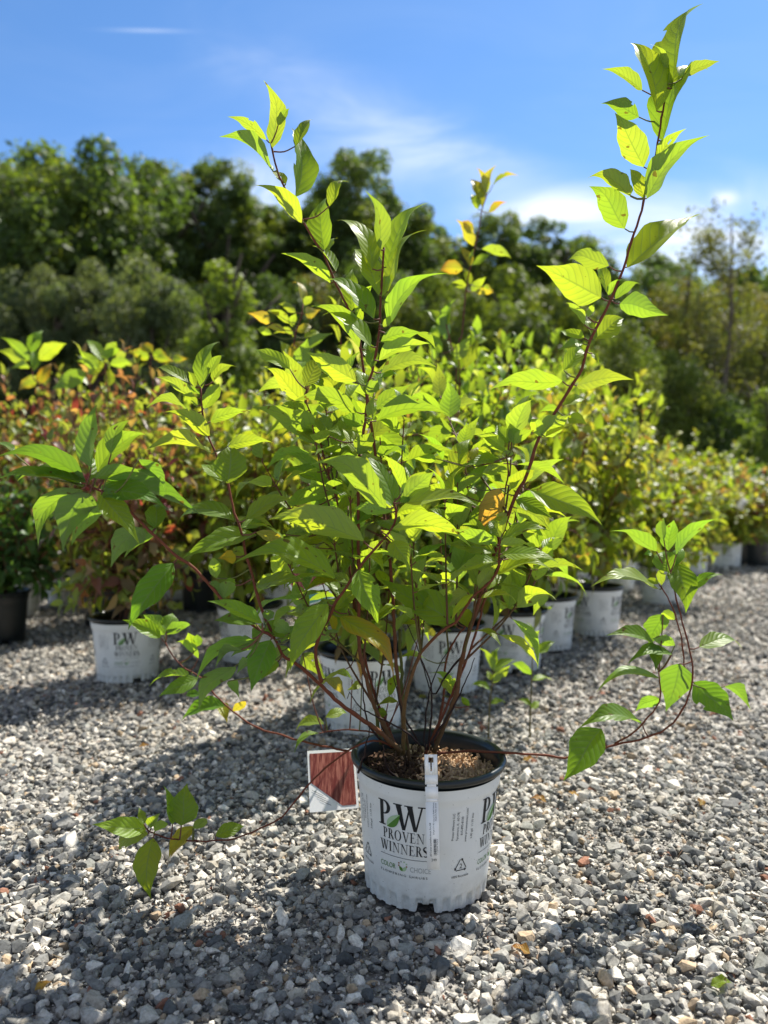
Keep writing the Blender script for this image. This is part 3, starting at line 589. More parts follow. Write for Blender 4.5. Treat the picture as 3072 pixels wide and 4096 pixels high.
def art_polys(full):
    A = []   # (layer, material, polys)
    pk = .046
    gp, _ = serif_glyph('P', .17); gw, _ = serif_glyph('W', .17)
    A.append((0, 0, [[(-.049 + a * pk * .92, .150 + b * pk) for a, b in q] for q in gp]))
    A.append((0, 0, [[(-.0165 + a * pk * 1.06, .149 + b * pk) for a, b in q] for q in gw]))
    A.append((1, 3, leafpoly(-.030, .1495, -.004, .176, .016, 1))); A.append((1, 2, leafpoly(-.030, .1495, -.004, .176, .020, -1)))
    A.append((0, 0, serif_text('PROVEN', .0005, .1275, .0185, .080))); A.append((0, 0, serif_text('WINNERS', .0005, .1040, .0185, .094)))
    A.append((0, 0, [[(-.047 + .0094 * i, .0958), (-.047 + .0094 * (i + 1), .0958), (-.047 + .0094 * (i + 1), .0966), (-.047 + .0094 * i, .0966)] for i in range(10)]))
    A.append((0, 2, font_polys('COLOR', .0135, -.031, .0735, fit=.033))); A.append((0, 1, font_polys('CHOICE', .0135, .033, .0735, fit=.038)))
    A.append((0, 2, leafpoly(.000, .0725, -.007, .081, .006))); A.append((0, 3, leafpoly(.000, .0725, .008, .082, .006)))
    for k in range(6):
        a = R(200 - k * 44); A.append((0, (4, 4, 1, 3, 3, 4)[k], ring(.000 + .008 * math.cos(a), .084 + .006 * math.sin(a), .0016, .0016, .0016, .0016, 0, 360, 8)))
    A.append((0, 0, font_polys('FLOWERING SHRUBS', .0062, -.001, .0625, spacing=1.4, fit=.094)))
    if full:
        o = .113
        for i, (s_, sz) in enumerate((('Proven Winners LLC', .050), ('Sycamore, IL  60178', .052), ('815-895-8130', .034), ('www.provenwinners.com', .062))):
            A.append((0, 0, font_polys(s_, .0062, o - .022 + i * .0085, .158, 90, fit=sz)))
        A.append((0, 0, font_polys('3.00 gal  11.35 liter', .0062, o + .016, .154, 90, fit=.048)))
        cx, cz, rr = o - .004, .083, .0155
        for k in range(3):
            a0, a1 = R(90 + 120 * k), R(210 + 120 * k); p = np.array((cx + rr * math.cos(a0), cz + rr * math.sin(a0))); q = np.array((cx + rr * math.cos(a1), cz + rr * math.sin(a1)))
            d = q - p; nn = np.array((-d[1], d[0])) / np.linalg.norm(d) * .0008; b, c = p + d * .16, p + d * .80
            A.append((0, 0, [[tuple(b - nn), tuple(c - nn), tuple(c + nn), tuple(b + nn)], [tuple(c - nn * 3.4), tuple(c + d * .16), tuple(c + nn * 3.4)]]))
            e = p + d * .16 - nn; f = q_ = None
            pr = np.array((cx + rr * math.cos(a0), cz + rr * math.sin(a0))); r_ = (np.array((cx + rr * math.cos(R(330 + 120 * k)), cz + rr * math.sin(R(330 + 120 * k)))) - pr)
            g = pr + r_ * .10; nv_ = np.array((-r_[1], r_[0])) / np.linalg.norm(r_) * .0008
            A.append((0, 0, [[tuple(b - nn), tuple(b + nn), tuple(g - nv_), tuple(g + nv_)]]))
        A.append((0, 0, font_polys('2', .013, cx, cz - .0045))); A.append((0, 0, font_polys('100% Recyclable', .0062, cx, cz - .021, fit=.036)))
    return A
ART_F = art_polys(True)
def wrap_art(A, angles, name):
    """print the artwork round the tapered wall at each angle (angle of its centre)"""
    mb = MB()
    for ang in angles:
        for lay, mi, polys in A:
            for q in polys:
                V = []
                for s_, z in q:
                    r = body_r(z) + .0007 + .0006 * lay; th = ang + s_ / .126
                    V.append((r * math.cos(th), r * math.sin(th), z))
                mb.add(V, [tuple(range(len(q)))], mi=mi)
    return mb.mesh(name, INK, smooth=False)
ME_ART_MAIN = wrap_art(ART_F, [R(-110), R(-20), R(70), R(160)], 'printed_lettering')
A_small = ART_F
ME_ART = ME_ART_MAIN

tiltq = Euler((R(0.5), R(1.2), 0))
CENTER_ANG = math.atan2(-P0[1], -P0[0])          # direction from the pot to the camera
prot = CENTER_ANG - R(-110) - R(20)              # first printed emblem sits 20 degrees left of the middle
rotm = (tiltq.to_matrix() @ Euler((0, 0, prot)).to_matrix()).to_euler()
pot = link('pot', ME_POTW, main, rot=rotm)
link('rim', ME_RIM, pot); link('printed_lettering', ME_ART_MAIN, pot)
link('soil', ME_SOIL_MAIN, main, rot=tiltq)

# ------------------------------------------------------------ tags and cards
def flat_board(mb, cx, cz, w, h, th=.0006, mi=0, y=0):
    V = [(cx + a * w / 2, y + b * th / 2, cz + c * h / 2) for a in (-1, 1) for b in (-1, 1) for c in (-1, 1)]
    mb.add(V, [(0, 1, 3, 2), (4, 6, 7, 5), (0, 4, 5, 1), (2, 3, 7, 6), (0, 2, 6, 4), (1, 5, 7, 3)], mi=mi)
def flat_polys(mb, polys, y, mi):
    for q in polys: mb.add([(a, y, b) for a, b in q], [tuple(range(len(q)))], mi=mi)
tag_loc = at(1723, 3018, 1.286)
pt = thing('plant_tag', 'narrow white plastic name tag with keyhole hung over the front pot rim', 'tag', tuple(tag_loc))
mb = MB(); TW, TL = .0215, .192
# outline with keyhole slot cut: left strip, right strip, bridges
def strip(x0, x1, z0, z1): flat_board(mb, (x0 + x1) / 2, (z0 + z1) / 2, x1 - x0, z1 - z0)
strip(-TW / 2, -.0042, -.034, 0); strip(.0042, TW / 2, -.034, 0); strip(-.0042, .0042, -.005, 0); strip(-.0042, -.0012, -.034, -.0135); strip(.0012, .0042, -.034, -.0135); strip(-.0012, .0012, -.034, -.028)
zc = -.034
for z1, wd in ((-.050, TW), (-.054, TW * .74), (-.074, TW), (-.079, TW * .86), (-TL, TW)):
    strip(-wd / 2, wd / 2, z1, zc); zc = z1
# round head of the slot
for k in range(4):
    for sgx, sgz in ((1, 1), (1, -1), (-1, 1), (-1, -1)):
        pass
tagb = mb.build('tag_strip', M_tag, pt)
mb = MB(); yf = -.0006
flat_polys(mb, font_polys('#3 Cornus stolonifera Arctic Fire NB', .0042, -.0025, -.142, 90, fit=.056), yf, 0)
flat_polys(mb, font_polys('3.0 gal (11.4L)', .0036, .0028, -.124, 90, fit=.020), yf, 0)
flat_polys(mb, font_polys('Grown by Medford Nursery', .0034, .0035, -.096, 90, fit=.032), yf, 0)
flat_polys(mb, font_polys('Medford, New Jersey', .0034, .0072, -.096, 90, fit=.030), yf, 0)
z = -.168; rg_ = random.Random(4)
while z < -.140:
    h = rg_.choice((.0004, .0008, .0012)); mb.add([(.001, yf, z), (.0058, yf, z), (.0058, yf, z + h), (.001, yf, z + h)], [(0, 1, 2, 3)]); z += h + rg_.choice((.0004, .0008))
flat_polys(mb, font_polys('7 33739 37263', .003, .0085, -.154, 90, fit=.026), yf, 0)
flat_polys(mb, font_polys('249', .0062, .0012, -.178), yf, 0)
mb.build('tag_lettering', M_ink, tagb, smooth=False)
pt.rotation_euler = (R(-3), R(-1.5), R(-3))

def red_print():
    m, t = new_mat('red_twig_print'); b = t.node('ShaderNodeBsdfPrincipled'); b.inputs['Roughness'].default_value = 0.35
    o = t.node('ShaderNodeTexCoord').outputs['Object']; mp = t.node('ShaderNodeMapping'); t.l.new(o, mp.inputs[0]); mp.inputs['Rotation'].default_value = (0, R(28), 0); mp.inputs['Scale'].default_value = (190, 1, 22)
    m2 = t.node('ShaderNodeMapping'); t.l.new(o, m2.inputs[0]); m2.inputs['Rotation'].default_value = (0, R(-24), 0); m2.inputs['Scale'].default_value = (150, 1, 18)
    n = t.math('MAXIMUM', t.noise(mp.outputs[0], 1.3, 4, .6, .4), t.math('MULTIPLY', t.noise(m2.outputs[0], 1.3, 4, .6, .4), .98))
    c = t.mix(t.mrange(n, .46, .72), (0.17, 0.03, 0.025, 1), (0.50, 0.19, 0.14, 1)); t.l.new(c, b.inputs[0]); t.l.new(b.outputs[0], t.out.inputs[0]); return m
M_red = red_print()
def care_card(label, corners, Yd, low, cat='card', ybot=None, group=None):
    # corners: tl, tr, br, bl in photo pixels
    ps = [at(x, y, d) for (x, y), d in zip(corners, ybot or [Yd] * 4)]; o = ps[3].copy()
    root = thing('plant_care_card', label, cat, tuple(o), group=group)
    tl, tr, br_, bl = [p - o for p in ps]; tr = tl + br_ - bl; nrm = np.cross(br_ - bl, tl - bl); nrm /= np.linalg.norm(nrm); nrm *= -np.sign(nrm @ (ps[0] * 1.0 - camP)) or 1
    def pt_(u, v, off=0): return bl * (1 - u) * (1 - v) + br_ * u * (1 - v) + tl * (1 - u) * v + tr * u * v + nrm * off
    mb = MB(); V = [pt_(u, v, w_) for w_ in (0, -.0008) for u, v in ((0, 0), (1, 0), (1, 1), (0, 1))]
    mb.add(V, [(0, 1, 2, 3), (7, 6, 5, 4), (0, 4, 5, 1), (1, 5, 6, 2), (2, 6, 7, 3), (3, 7, 4, 0)]); bd = mb.build('card_board', M_tag, root, smooth=False)
    mb = MB()
    for q in low['red']: mb.add([pt_(u, v, .0006) for u, v in q], [tuple(range(len(q)))])
    mb.build('printed_picture', M_red, bd, smooth=False)
    if 'teal' in low:
        mb = MB(); mb.add([pt_(u, v, .0006) for u, v in low['teal']], [tuple(range(len(low['teal'])))]); mb.build('teal_panel', M_teal, bd, smooth=False)
    mb = MB()
    for i in range(low.get('lines', 0)):
        u0 = .06 + .05 * i; v0 = .34 - .055 * i
        mb.add([pt_(u0, v0, .0006), pt_(u0 + .22, v0 - .10, .0006), pt_(u0 + .22, v0 - .086, .0006), pt_(u0, v0 + .014, .0006)], [(0, 1, 2, 3)])
    if mb.n: mb.build('fine_print', M_ink_grey, bd, smooth=False)
    return root
care_card('white-edged care card with a dark red twig picture, leaning behind the front pot', [(1229, 3004), (1398, 2968), (1436, 3232), (1240, 3250)], 1.6,
          dict(red=[[(.04, .47), (.04, .95), (.95, .95), (.95, .06), (.66, .06)]], lines=4), ybot=[1.56, 1.60, 1.54, 1.50])
care_card('smaller care card with red top and teal lower panel stuck behind the bush', [(1128, 2290), (1310, 2290), (1345, 2390), (1200, 2430)], 2.2,
          dict(red=[[(.06, .42), (.06, .95), (.94, .95), (.94, .42)]], teal=[(.03, .03), (.03, .30), (.9, .22), (.9, .03)]), ybot=[2.2] * 4)

# ------------------------------------------------------------ shrubs standing behind, all in their own pots
def shrub_pal(kind):
    def g():
        r = random.random()
        if kind == 'red':
            if r < .18: return jit((0.17, 0.085, 0.07), .35)
            if r < .22: return jit((0.22, 0.045, 0.06), .3)
            if r < .40: return jit((0.21, 0.155, 0.09), .3)
            return jit((0.15, 0.205, 0.045), .3)
        if kind == 'yellow':
            if r < .22: return jit((0.20, 0.22, 0.04), .25)
            if r < .255: return jit((0.17, 0.12, 0.05), .3)
            if r < .40: return jit((0.19, 0.24, 0.10), .2)
            return jit((0.15, 0.22, 0.028), .25)
        if kind == 'dark': return jit((0.05, 0.115, 0.03), .35)
        return jit((0.125, 0.21, 0.028), .25)
    return g
def shrub_variant(seed, kind, H, spread, nst, L0, droop=0):
    random.seed(seed); wood = MB(); fol = MB(); pal = shrub_pal(kind)
    for i in range(nst):
        a = 2 * math.pi * i / nst + random.uniform(-.4, .4); r = spread * (random.uniform(.15, 1) ** .7); h = H * random.uniform(.7, 1.0) * (1 - .25 * r / spread)
        f = np.array((random.uniform(-.05, .05), random.uniform(-.05, .05), PH - .04)); tip = np.array((r * math.cos(a), r * math.sin(a), h))
        mid = f * .45 + tip * .55; mid[:2] *= .85; Q = resample([f, mid, tip], .03)
        tube(wood, Q, (.0048, .0018), 5, [(0.10, 0.055, 0.03), (0.15, 0.04, 0.035), (0.15, 0.035, 0.03)])
        opposite_leaves(fol, wood, Q, .10, L0 * .5, L0, nu=6, nv=2, pal=pal)
        for b in range(7):
            k = int(len(Q) * random.uniform(.12, .85)); d = Vector((random.uniform(-1, 1), random.uniform(-1, 1), random.uniform(-.25, 1.0))).normalized(); ln = random.uniform(.13, .28)
            q2 = resample([Q[k], Q[k] + np.array(d) * ln * .5 + (0, 0, -.01), Q[k] + np.array(d) * ln + (0, 0, .02)], .03); tube(wood, q2, (.0025, .001), 4, (0.14, 0.045, 0.035))
            opposite_leaves(fol, wood, q2, .3, L0 * .6, L0 * .9, nu=6, nv=2, pal=pal)
        for b in range(2):                                     # low side shoots hanging over the rim of the pot
            k = int(len(Q) * random.uniform(.12, .3)); aa = a + random.uniform(-.7, .7); ln = random.uniform(.16, .27); dr = np.array((math.cos(aa), math.sin(aa), 0))
            q2 = resample([Q[k], Q[k] + dr * ln * .55 + (0, 0, .05), Q[k] + dr * ln + (0, 0, -.02)], .03); tube(wood, q2, (.0025, .001), 4, (0.14, 0.045, 0.035))
            opposite_leaves(fol, wood, q2, .35, L0 * .55, L0 * .85, nu=6, nv=2, pal=pal)
    return wood.mesh('stems', M_bark), fol.mesh('foliage', M_leaf_back)
VAR = dict(g1=shrub_variant(11, 'green', 1.45, .42, 13, .108), g2=shrub_variant(12, 'green', 1.35, .40, 13, .102), y1=shrub_variant(13, 'yellow', 1.35, .42, 14, .102),
           y2=shrub_variant(14, 'yellow', 1.2, .42, 14, .10), r1=shrub_variant(15, 'red', 1.42, .42, 14, .096), r2=shrub_variant(16, 'red', 1.3, .40, 13, .092), d1=shrub_variant(17, 'dark', 1.0, .45, 15, .085))
random.seed(21)
def back_shrub(ux, Yd, var, sc, label, black=False, potrot=None, tall=None, zs=1.0):
    X = U(ux, 1500, Yd)[0]; root = thing('potted_shrub', label, 'shrub', (X, Yd, 0), group='potted shrubs standing behind the front one')
    p = link('pot', ME_POTB if black else ME_POTW, root, rot=(0, 0, random.uniform(0, 6.28) if potrot is None else math.atan2(-Yd, -X) - R(-110) + R(potrot)))
    link('rim', ME_RIM, p)
    if not black: link('printed_lettering', ME_ART, p)
    link('soil', ME_SOIL, root)
    rz = random.uniform(0, 6.28); st = link('stems', VAR[var][0], root, rot=(0, 0, rz), scale=(sc, sc, zs)); link('foliage', VAR[var][1], root, rot=(0, 0, rz), scale=(sc, sc, zs))
    return root
BS0 = [
 (277, 3.03, 'r1', .85, 'reddish shrub in the white lettered pot at the left, nearest of the rear row', False, -2, .97),
 (235, 4.2, 'r2', .9, 'russet shrub in a black pot just behind the left white lettered pot', True, None, 1.1),
 (148, 4.9, 'r1', .9, 'orange-tinged shrub in the small far white pot at the left', False, 40, 1.1),
 (440, 4.7, 'r2', .9, 'brownish shrub in a black pot left of centre, behind the hanging leaves', True, None, 1.1),
 (385, 5.2, 'y1', 1.0, 'yellowing shrub in a mostly hidden white pot far left of centre', False, None, 1.1),
 (540, 3.35, 'y2', .9, 'yellow-green shrub in the white pot left of centre, behind the low branches', False, 120, 1.1),
 (785, 2.42, 'y1', .8, 'tall shrub in the white pot directly behind the front pot, dry leaf on rim', False, 30, .97),
 (963, 2.87, 'g1', .85, 'shrub with one tall thin shoot, white pot just right of the front stems', False, 100, 1.0),
 (1105, 3.2, 'y2', .95, 'yellow-leaved shrub in the third white pot behind, right of centre', False, -12, 1.12),
 (1178, 3.6, 'y2', .85, 'yellow-green shrub in the lettered white pot right of two young seedlings', False, -28, 1.2),
 (1283, 3.95, 'y1', .85, 'yellowing shrub in the white pot at the right end of the near row', False, 150, 1.1),
 (1425, 5.0, 'y2', .9, 'pale yellow shrub in a half hidden white pot behind the arching twig', False, 20, 1.0),
 (1565, 7.2, 'y2', 1.0, 'orange and yellow shrub in a tiny far white pot near the right edge', False, 0, .92),
 (1625, 7.4, 'r2', 1.0, 'orange-brown shrub in a far black pot at the right edge', True, None, .95),
 (1640, 7.9, 'd1', 1.1, 'dark green shrub behind the black pot at the right edge', True, None, 1.35),
 (300, 4.3, 'r1', 1.0, 'red-leaved shrub in the second row above the left lettered pot', False, None, 1.08),
 (40, 4.5, 'r1', .95, 'shrub with green top shoots over red leaves at the left edge', False, None, 1.1),
 (480, 4.9, 'y1', 1.0, 'green-topped shrub in the second row left of centre', False, None, 1.06),
 (520, 5.6, 'g2', 1.0, 'low green shrub far back between the red and yellow ones', False, None, 1.1),
 (620, 4.6, 'y1', 1.0, 'yellow-green shrub in the back row left of the front stems', False, None, 1.15),
 (740, 4.0, 'g1', 1.0, 'bright green shrub in the back row behind the centre stems', False, None, 1.12),
 (880, 4.4, 'y1', 1.0, 'yellow-green shrub in the back row behind the tall thin shoot', False, None, 1.15),
 (1010, 3.8, 'g1', .95, 'bright green shrub in the back row right of the tall thin shoot', False, None, 1.12),
 (1130, 4.5, 'y1', 1.0, 'yellow shrub in the back row under the right tall branch', False, None, 1.22),
 (1230, 4.9, 'g1', 1.0, 'green shrub with upright shoots behind the right tall branch', False, None, 1.3),
 (1330, 5.6, 'y1', 1.0, 'yellow shrub in the back row right of the right tall branch', False, None, 1.35),
 (1400, 6.4, 'y2', 1.05, 'low yellow shrub in the far row, right of centre', False, None, 1.25),
 (1490, 6.6, 'y1', 1.0, 'yellow shrub in the far row above the arching twig', False, None, 1.15),
 (1570, 8.4, 'y1', 1.1, 'tall yellow-green shrub with spiky shoots near the bare tree trunk', False, None, 1.15),
 (700, 5.6, 'y1', 1.1, 'yellow shrub in the farthest row, seen left of the front stems', False, None, 1.15),
 (970, 6.0, 'y1', 1.1, 'yellow shrub in the farthest row, seen right of the front stems', False, None, 1.1),
 (30, 5.6, 'y1', 1.0, 'yellow-green shrub in the far row at the left edge', False, None, .95),
 (210, 5.9, 'r1', 1.1, 'red and orange shrub in the far row at the left', False, None, 1.15),
]
for ux, Yd, var, sc, lb, blk, pr, zs in BS0:
    zs *= .88 if ux > 1290 else (1.10 if 500 < ux else 1.06)
    back_shrub(ux, Yd, var, sc, lb, blk, pr, None, zs); 
# broad-leaved bush at the left edge
back_shrub(0, 3.72, 'd1', .95, 'dark green broad-leaved bush in a black pot cut by the left edge', True, None, None, 1.02)

# the tall thin shoot against the sky and the rear shoots that stand out: parts of their shrubs
def shoot(owner, pts, Yd, leaves, k, foot, kinds='g', r=(.0045, .0018)):
    wood = MB(); fol = MB(); br = dict(p=[src(k, *p) for p in pts][::-1], Y=np.full(len(pts), Yd))
    o = np.array(owner.location); P = [o + np.array(foot)] + [at(a, b, Yd) for a, b in br['p']]
    tube(wood, resample(P, .03), r, 6, [(0.10, 0.05, 0.03), (0.15, 0.035, 0.03)])
    for i, a in enumerate(leaves.split(';')):
        v = [float(z) for z in a.split()]; 
        if len(v) == 5: place_leaf(fol, wood, br, k, *v, kinds[i % len(kinds)])
    b = wood.build('branch', M_bark, owner, o); fol.build('foliage', M_leaf, b, o)
own = {}
for o in COL.objects:
    if o.type == 'EMPTY' and 'label' in o: own[o['label']] = o
H_ = own['shrub with one tall thin shoot, white pot just right of the front stems']
shoot(H_, [(590, 420), (540, 560), (510, 760), (480, 900), (430, 1110), (385, 1350), (350, 1750), (300, 2100)], 2.7,
      '575 425 500 185 70; 580 420 665 160 80; 645 330 850 225 50; 540 540 430 290 90; 500 560 440 420 80; 610 590 765 500 60; 460 910 320 660 95; 460 760 360 670 60; 540 940 810 1000 85; 430 1100 340 920 70; 445 1095 460 940 45; 460 1090 605 1000 65; 360 1130 150 1140 120; 430 1280 370 1130 70; 400 1290 260 1260 50; 380 1330 265 1310 35; 440 1340 570 1210 80; 470 1350 640 1350 60; 560 1290 640 1330 60', 'Z', (0, 0, .2), 'mymygmymgyggmggggym')
shoot(H_, [(200, 1650), (260, 1900), (330, 2100)], 2.6, '200 1800 270 1430 120; 160 1700 0 1510 80; 220 1660 260 1480 60; 290 1990 420 1770 120; 380 2060 520 1760 150; 330 2100 210 1830 110; 160 1920 0 1740 100; 440 1850 420 1740 60; 480 1840 590 1790 50', 'Z', (0, 0, .2), 'g')
G_ = own['tall shrub in the white pot directly behind the front pot, dry leaf on rim']
shoot(G_, [(440, 240), (430, 330), (380, 480), (360, 600), (380, 1000), (390, 1400)], 2.25,
      '170 390 0 320 90; 380 310 240 240 60; 440 230 370 60 50; 450 250 510 180 60; 460 320 570 290 90; 380 460 510 420 70; 330 400 160 290 60; 180 490 60 450 60; 240 340 150 290 40; 350 770 250 550 90; 390 800 470 540 140; 470 600 670 490 80; 450 520 590 480 50; 350 430 380 330 60; 360 500 210 480 60; 300 480 130 440 50; 320 690 480 560 60', 'K1', (0, 0, .2), 'ygygyyggyggggggy')
A_ = own['shrub with green top shoots over red leaves at the left edge']
shoot(A_, [(150, 1290), (170, 1420), (220, 1600)], 3.1, '150 1330 20 1215 50; 140 1330 0 1280 70; 160 1290 215 1180 60; 200 1330 330 1250 70; 170 1380 150 1260 50; 150 1360 60 1370 40; 200 1450 260 1350 50; 190 1430 100 1480 50', 'AA', (0, 0, .2), 'ggggggmm') if False else None
CROP['AA'] = (0, 400, 1.276)
shoot(A_, [(150, 1290), (170, 1420), (220, 1600)], 3.4, '150 1330 20 1215 50; 140 1330 0 1280 70; 160 1290 215 1180 60; 200 1330 330 1250 70; 170 1380 150 1260 50; 150 1360 60 1370 40; 200 1450 260 1350 50; 190 1430 100 1480 50', 'AA', (0, 0, .2), 'ggggggmm')
B_ = own['reddish shrub in the white lettered pot at the left, nearest of the rear row']
shoot(B_, [(530, 1290), (540, 1400), (560, 1600)], 3.0, '530 1340 440 1230 50; 540 1310 590 1240 50; 510 1340 400 1330 60; 560 1350 660 1340 50; 440 1390 280 1470 80; 560 1460 560 1370 50; 500 1370 410 1280 60; 520 1320 610 1270 40; 450 1400 540 1330 50', 'AA', (0, 0, .2), 'g')
shoot(B_, [(770, 1300), (770, 1400), (780, 1600)], 3.1, '760 1310 650 1290 60; 780 1290 860 1320 60; 780 1290 720 1240 50; 880 1320 950 1320 40; 800 1310 880 1330 40', 'AA', (0, 0, .2), 'm')

# dry heart-shaped leaf lying over the rear pot's rim, and fallen leaves on the gravel
def fallen(px, py, Yd, L, az, label, kind, up=.1, z=None, group='dry leaves fallen on the gravel'):
    p = at(px, py, Yd); 
    if z is None: p[2] = .004
    mb = MB(); d = np.array((math.cos(az), math.sin(az), up)); leaf(mb, (0, 0, 0), d * L, np.array((.2, -.3, 1.0)), L * .5, leaf_tint(kind), 10, 6, wave=.8, fold=.4)
    o = mb.build('fallen_leaf', M_leaf); o.location = p; tag(o, label, 'leaf', group)
gy = lambda v: CAM_H / ((v - 1050) / 1669.0)
fallen(1440, 2590, 2.27, .055, -1.5, 'dry brown leaf hanging over the rim of the second pot', 'b', -1.6, z=1, group=None)
for ux, uy, L, az, lb, kd in [(1130, 1652, .035, .3, 'curled tan leaf on the gravel right of the front pot, below the seedlings', 'b'), (1247, 1737, .035, 2.0, 'small rusty leaf scrap on the gravel right of the front pot', 'b'),
    (1512, 1752, .035, 1.0, 'orange leaf scrap on open gravel at the right', 'b'), (1535, 2158, .035, 0.1, 'fresh green leaf on the gravel near the lower right corner', 'g'),
    (1145, 2085, .035, 2.6, 'dark brown curled leaf on gravel right below the front pot', 'b'), (75, 2170, .026, .8, 'tan leaf fragment on gravel in the lower left corner', 'b'),
    (300, 1622, .03, .3, 'reddish leaf scrap on gravel below the left lettered pot', 'b'), (905, 1515, .04, .8, 'tan leaf lying between the second and third pots', 'y'), (1180, 1745, .04, 2.8, 'flat brown leaf on gravel beside the pale pebbles right of the pot', 'b')]:
    fallen(ux / .54004, uy / .54004, gy(uy), L, az, lb, kd)

# two young seedlings rising from the gravel
def seedling(uxf, uyf, pts, leaves, label):
    Yd = gy(uyf); o = U(uxf, uyf, Yd); o[2] = 0; root = thing('seedling', label, 'plant', tuple(o), group='young plants growing in the gravel')
    wood = MB(); fol = MB(); br = dict(p=[(a / .54004, b / .54004) for a, b in pts], Y=np.full(len(pts), Yd)); P = [o] + [at(a, b, Yd) for a, b in br['p']]
    tube(wood, resample(P, .02), (.003, .0014), 6, (0.13, 0.11, 0.04))
    for a in leaves: place_leaf(fol, wood, br, 'S', *[z / .54004 for z in a], 'g')
    b = wood.build('stem', M_bark, root, o); fol.build('foliage', M_leaf, root, o)
seedling(1055, 1600, [(1056, 1560), (1060, 1500), (1066, 1440)], [(1064, 1448, 1030, 1400, 12), (1066, 1440, 1078, 1400, 17), (1068, 1450, 1112, 1425, 16), (1066, 1475, 1100, 1440, 20), (1058, 1490, 1020, 1480, 12), (1060, 1520, 1088, 1518, 10), (1062, 1470, 1052, 1450, 12)], 'shorter yellow-green seedling, left of the pair standing in the gravel')
seedling(1145, 1600, [(1145, 1560), (1148, 1480), (1151, 1400)], [(1149, 1400, 1130, 1360, 12), (1151, 1398, 1164, 1362, 16), (1153, 1410, 1196, 1385, 20), (1150, 1420, 1108, 1380, 14), (1149, 1458, 1106, 1435, 16), (1150, 1470, 1190, 1468, 10), (1147, 1530, 1165, 1515, 14), (1147, 1525, 1120, 1512, 10), (1150, 1390, 1138, 1345, 8)], 'taller yellow-green seedling, right of the pair standing in the gravel')

# small white label hanging far off at the right
tg = thing('plant_tag', 'small blank white tag hanging in the far shrubs at the right', 'tag', tuple(U(1602, 1088, 6.9)))
mb = MB(); flat_board(mb, 0, 0, .085, .10, .001); flat_board(mb, 0, .055, .012, .02, .001); o = mb.build('tag_strip', M_tag, tg); o.rotation_euler = (.1, .45, .2)

# ------------------------------------------------------------ ground
def ground_mat():
    m, t = new_mat('gravel_ground'); b = t.node('ShaderNodeBsdfPrincipled'); b.inputs['Roughness'].default_value = .9; b.inputs['Specular IOR Level'].default_value = .15
    o = t.node('ShaderNodeTexCoord').outputs['Object']
    v = t.node('ShaderNodeTexVoronoi'); v.inputs['Scale'].default_value = 62; t.l.new(o, v.inputs['Vector']); v2 = t.node('ShaderNodeTexVoronoi'); v2.inputs['Scale'].default_value = 170; t.l.new(o, v2.inputs['Vector'])
    sv = t.node('ShaderNodeSeparateColor'); t.l.new(v.outputs['Color'], sv.inputs[0])
    c = t.mix(sv.outputs[0], (.18, .175, .165, 1), (.62, .59, .53, 1)); c = t.mix(t.mrange(sv.outputs[1], .86, .95), c, (.36, .24, .16, 1))
    c = t.mix(t.mrange(v2.outputs['Distance'], .0, .6, .0, .5), c, (.10, .09, .08, 1))
    sp = t.node('ShaderNodeSeparateXYZ'); t.l.new(o, sp.inputs[0]); big = t.noise(o, .5, 4)
    far = t.mrange(t.math('ADD', sp.outputs[1], t.math('MULTIPLY', big, 3)), 10.5, 12.0); gr = t.mix(t.noise(o, 6, 5), (.05, .09, .02, 1), (.10, .11, .04, 1)); c = t.mix(far, c, gr)
    t.l.new(c, b.inputs[0]); bp = t.node('ShaderNodeBump'); bp.inputs['Strength'].default_value = .8; bp.inputs['Distance'].default_value = .008
    h = t.math('ADD', t.math('MULTIPLY', v.outputs['Distance'], -1.0), t.math('MULTIPLY', v2.outputs['Distance'], -.4)); t.l.new(h, bp.inputs['Height']); t.l.new(bp.outputs[0], b.inputs['Normal']); t.l.new(b.outputs[0], t.out.inputs[0]); return m
mb = MB(); mb.add([(-500, -60, -.012), (500, -60, -.012), (500, 900, -.012), (-500, 900, -.012)], [(0, 1, 2, 3)]); g = mb.build('ground', ground_mat()); tag(g, None, None, kind='structure')

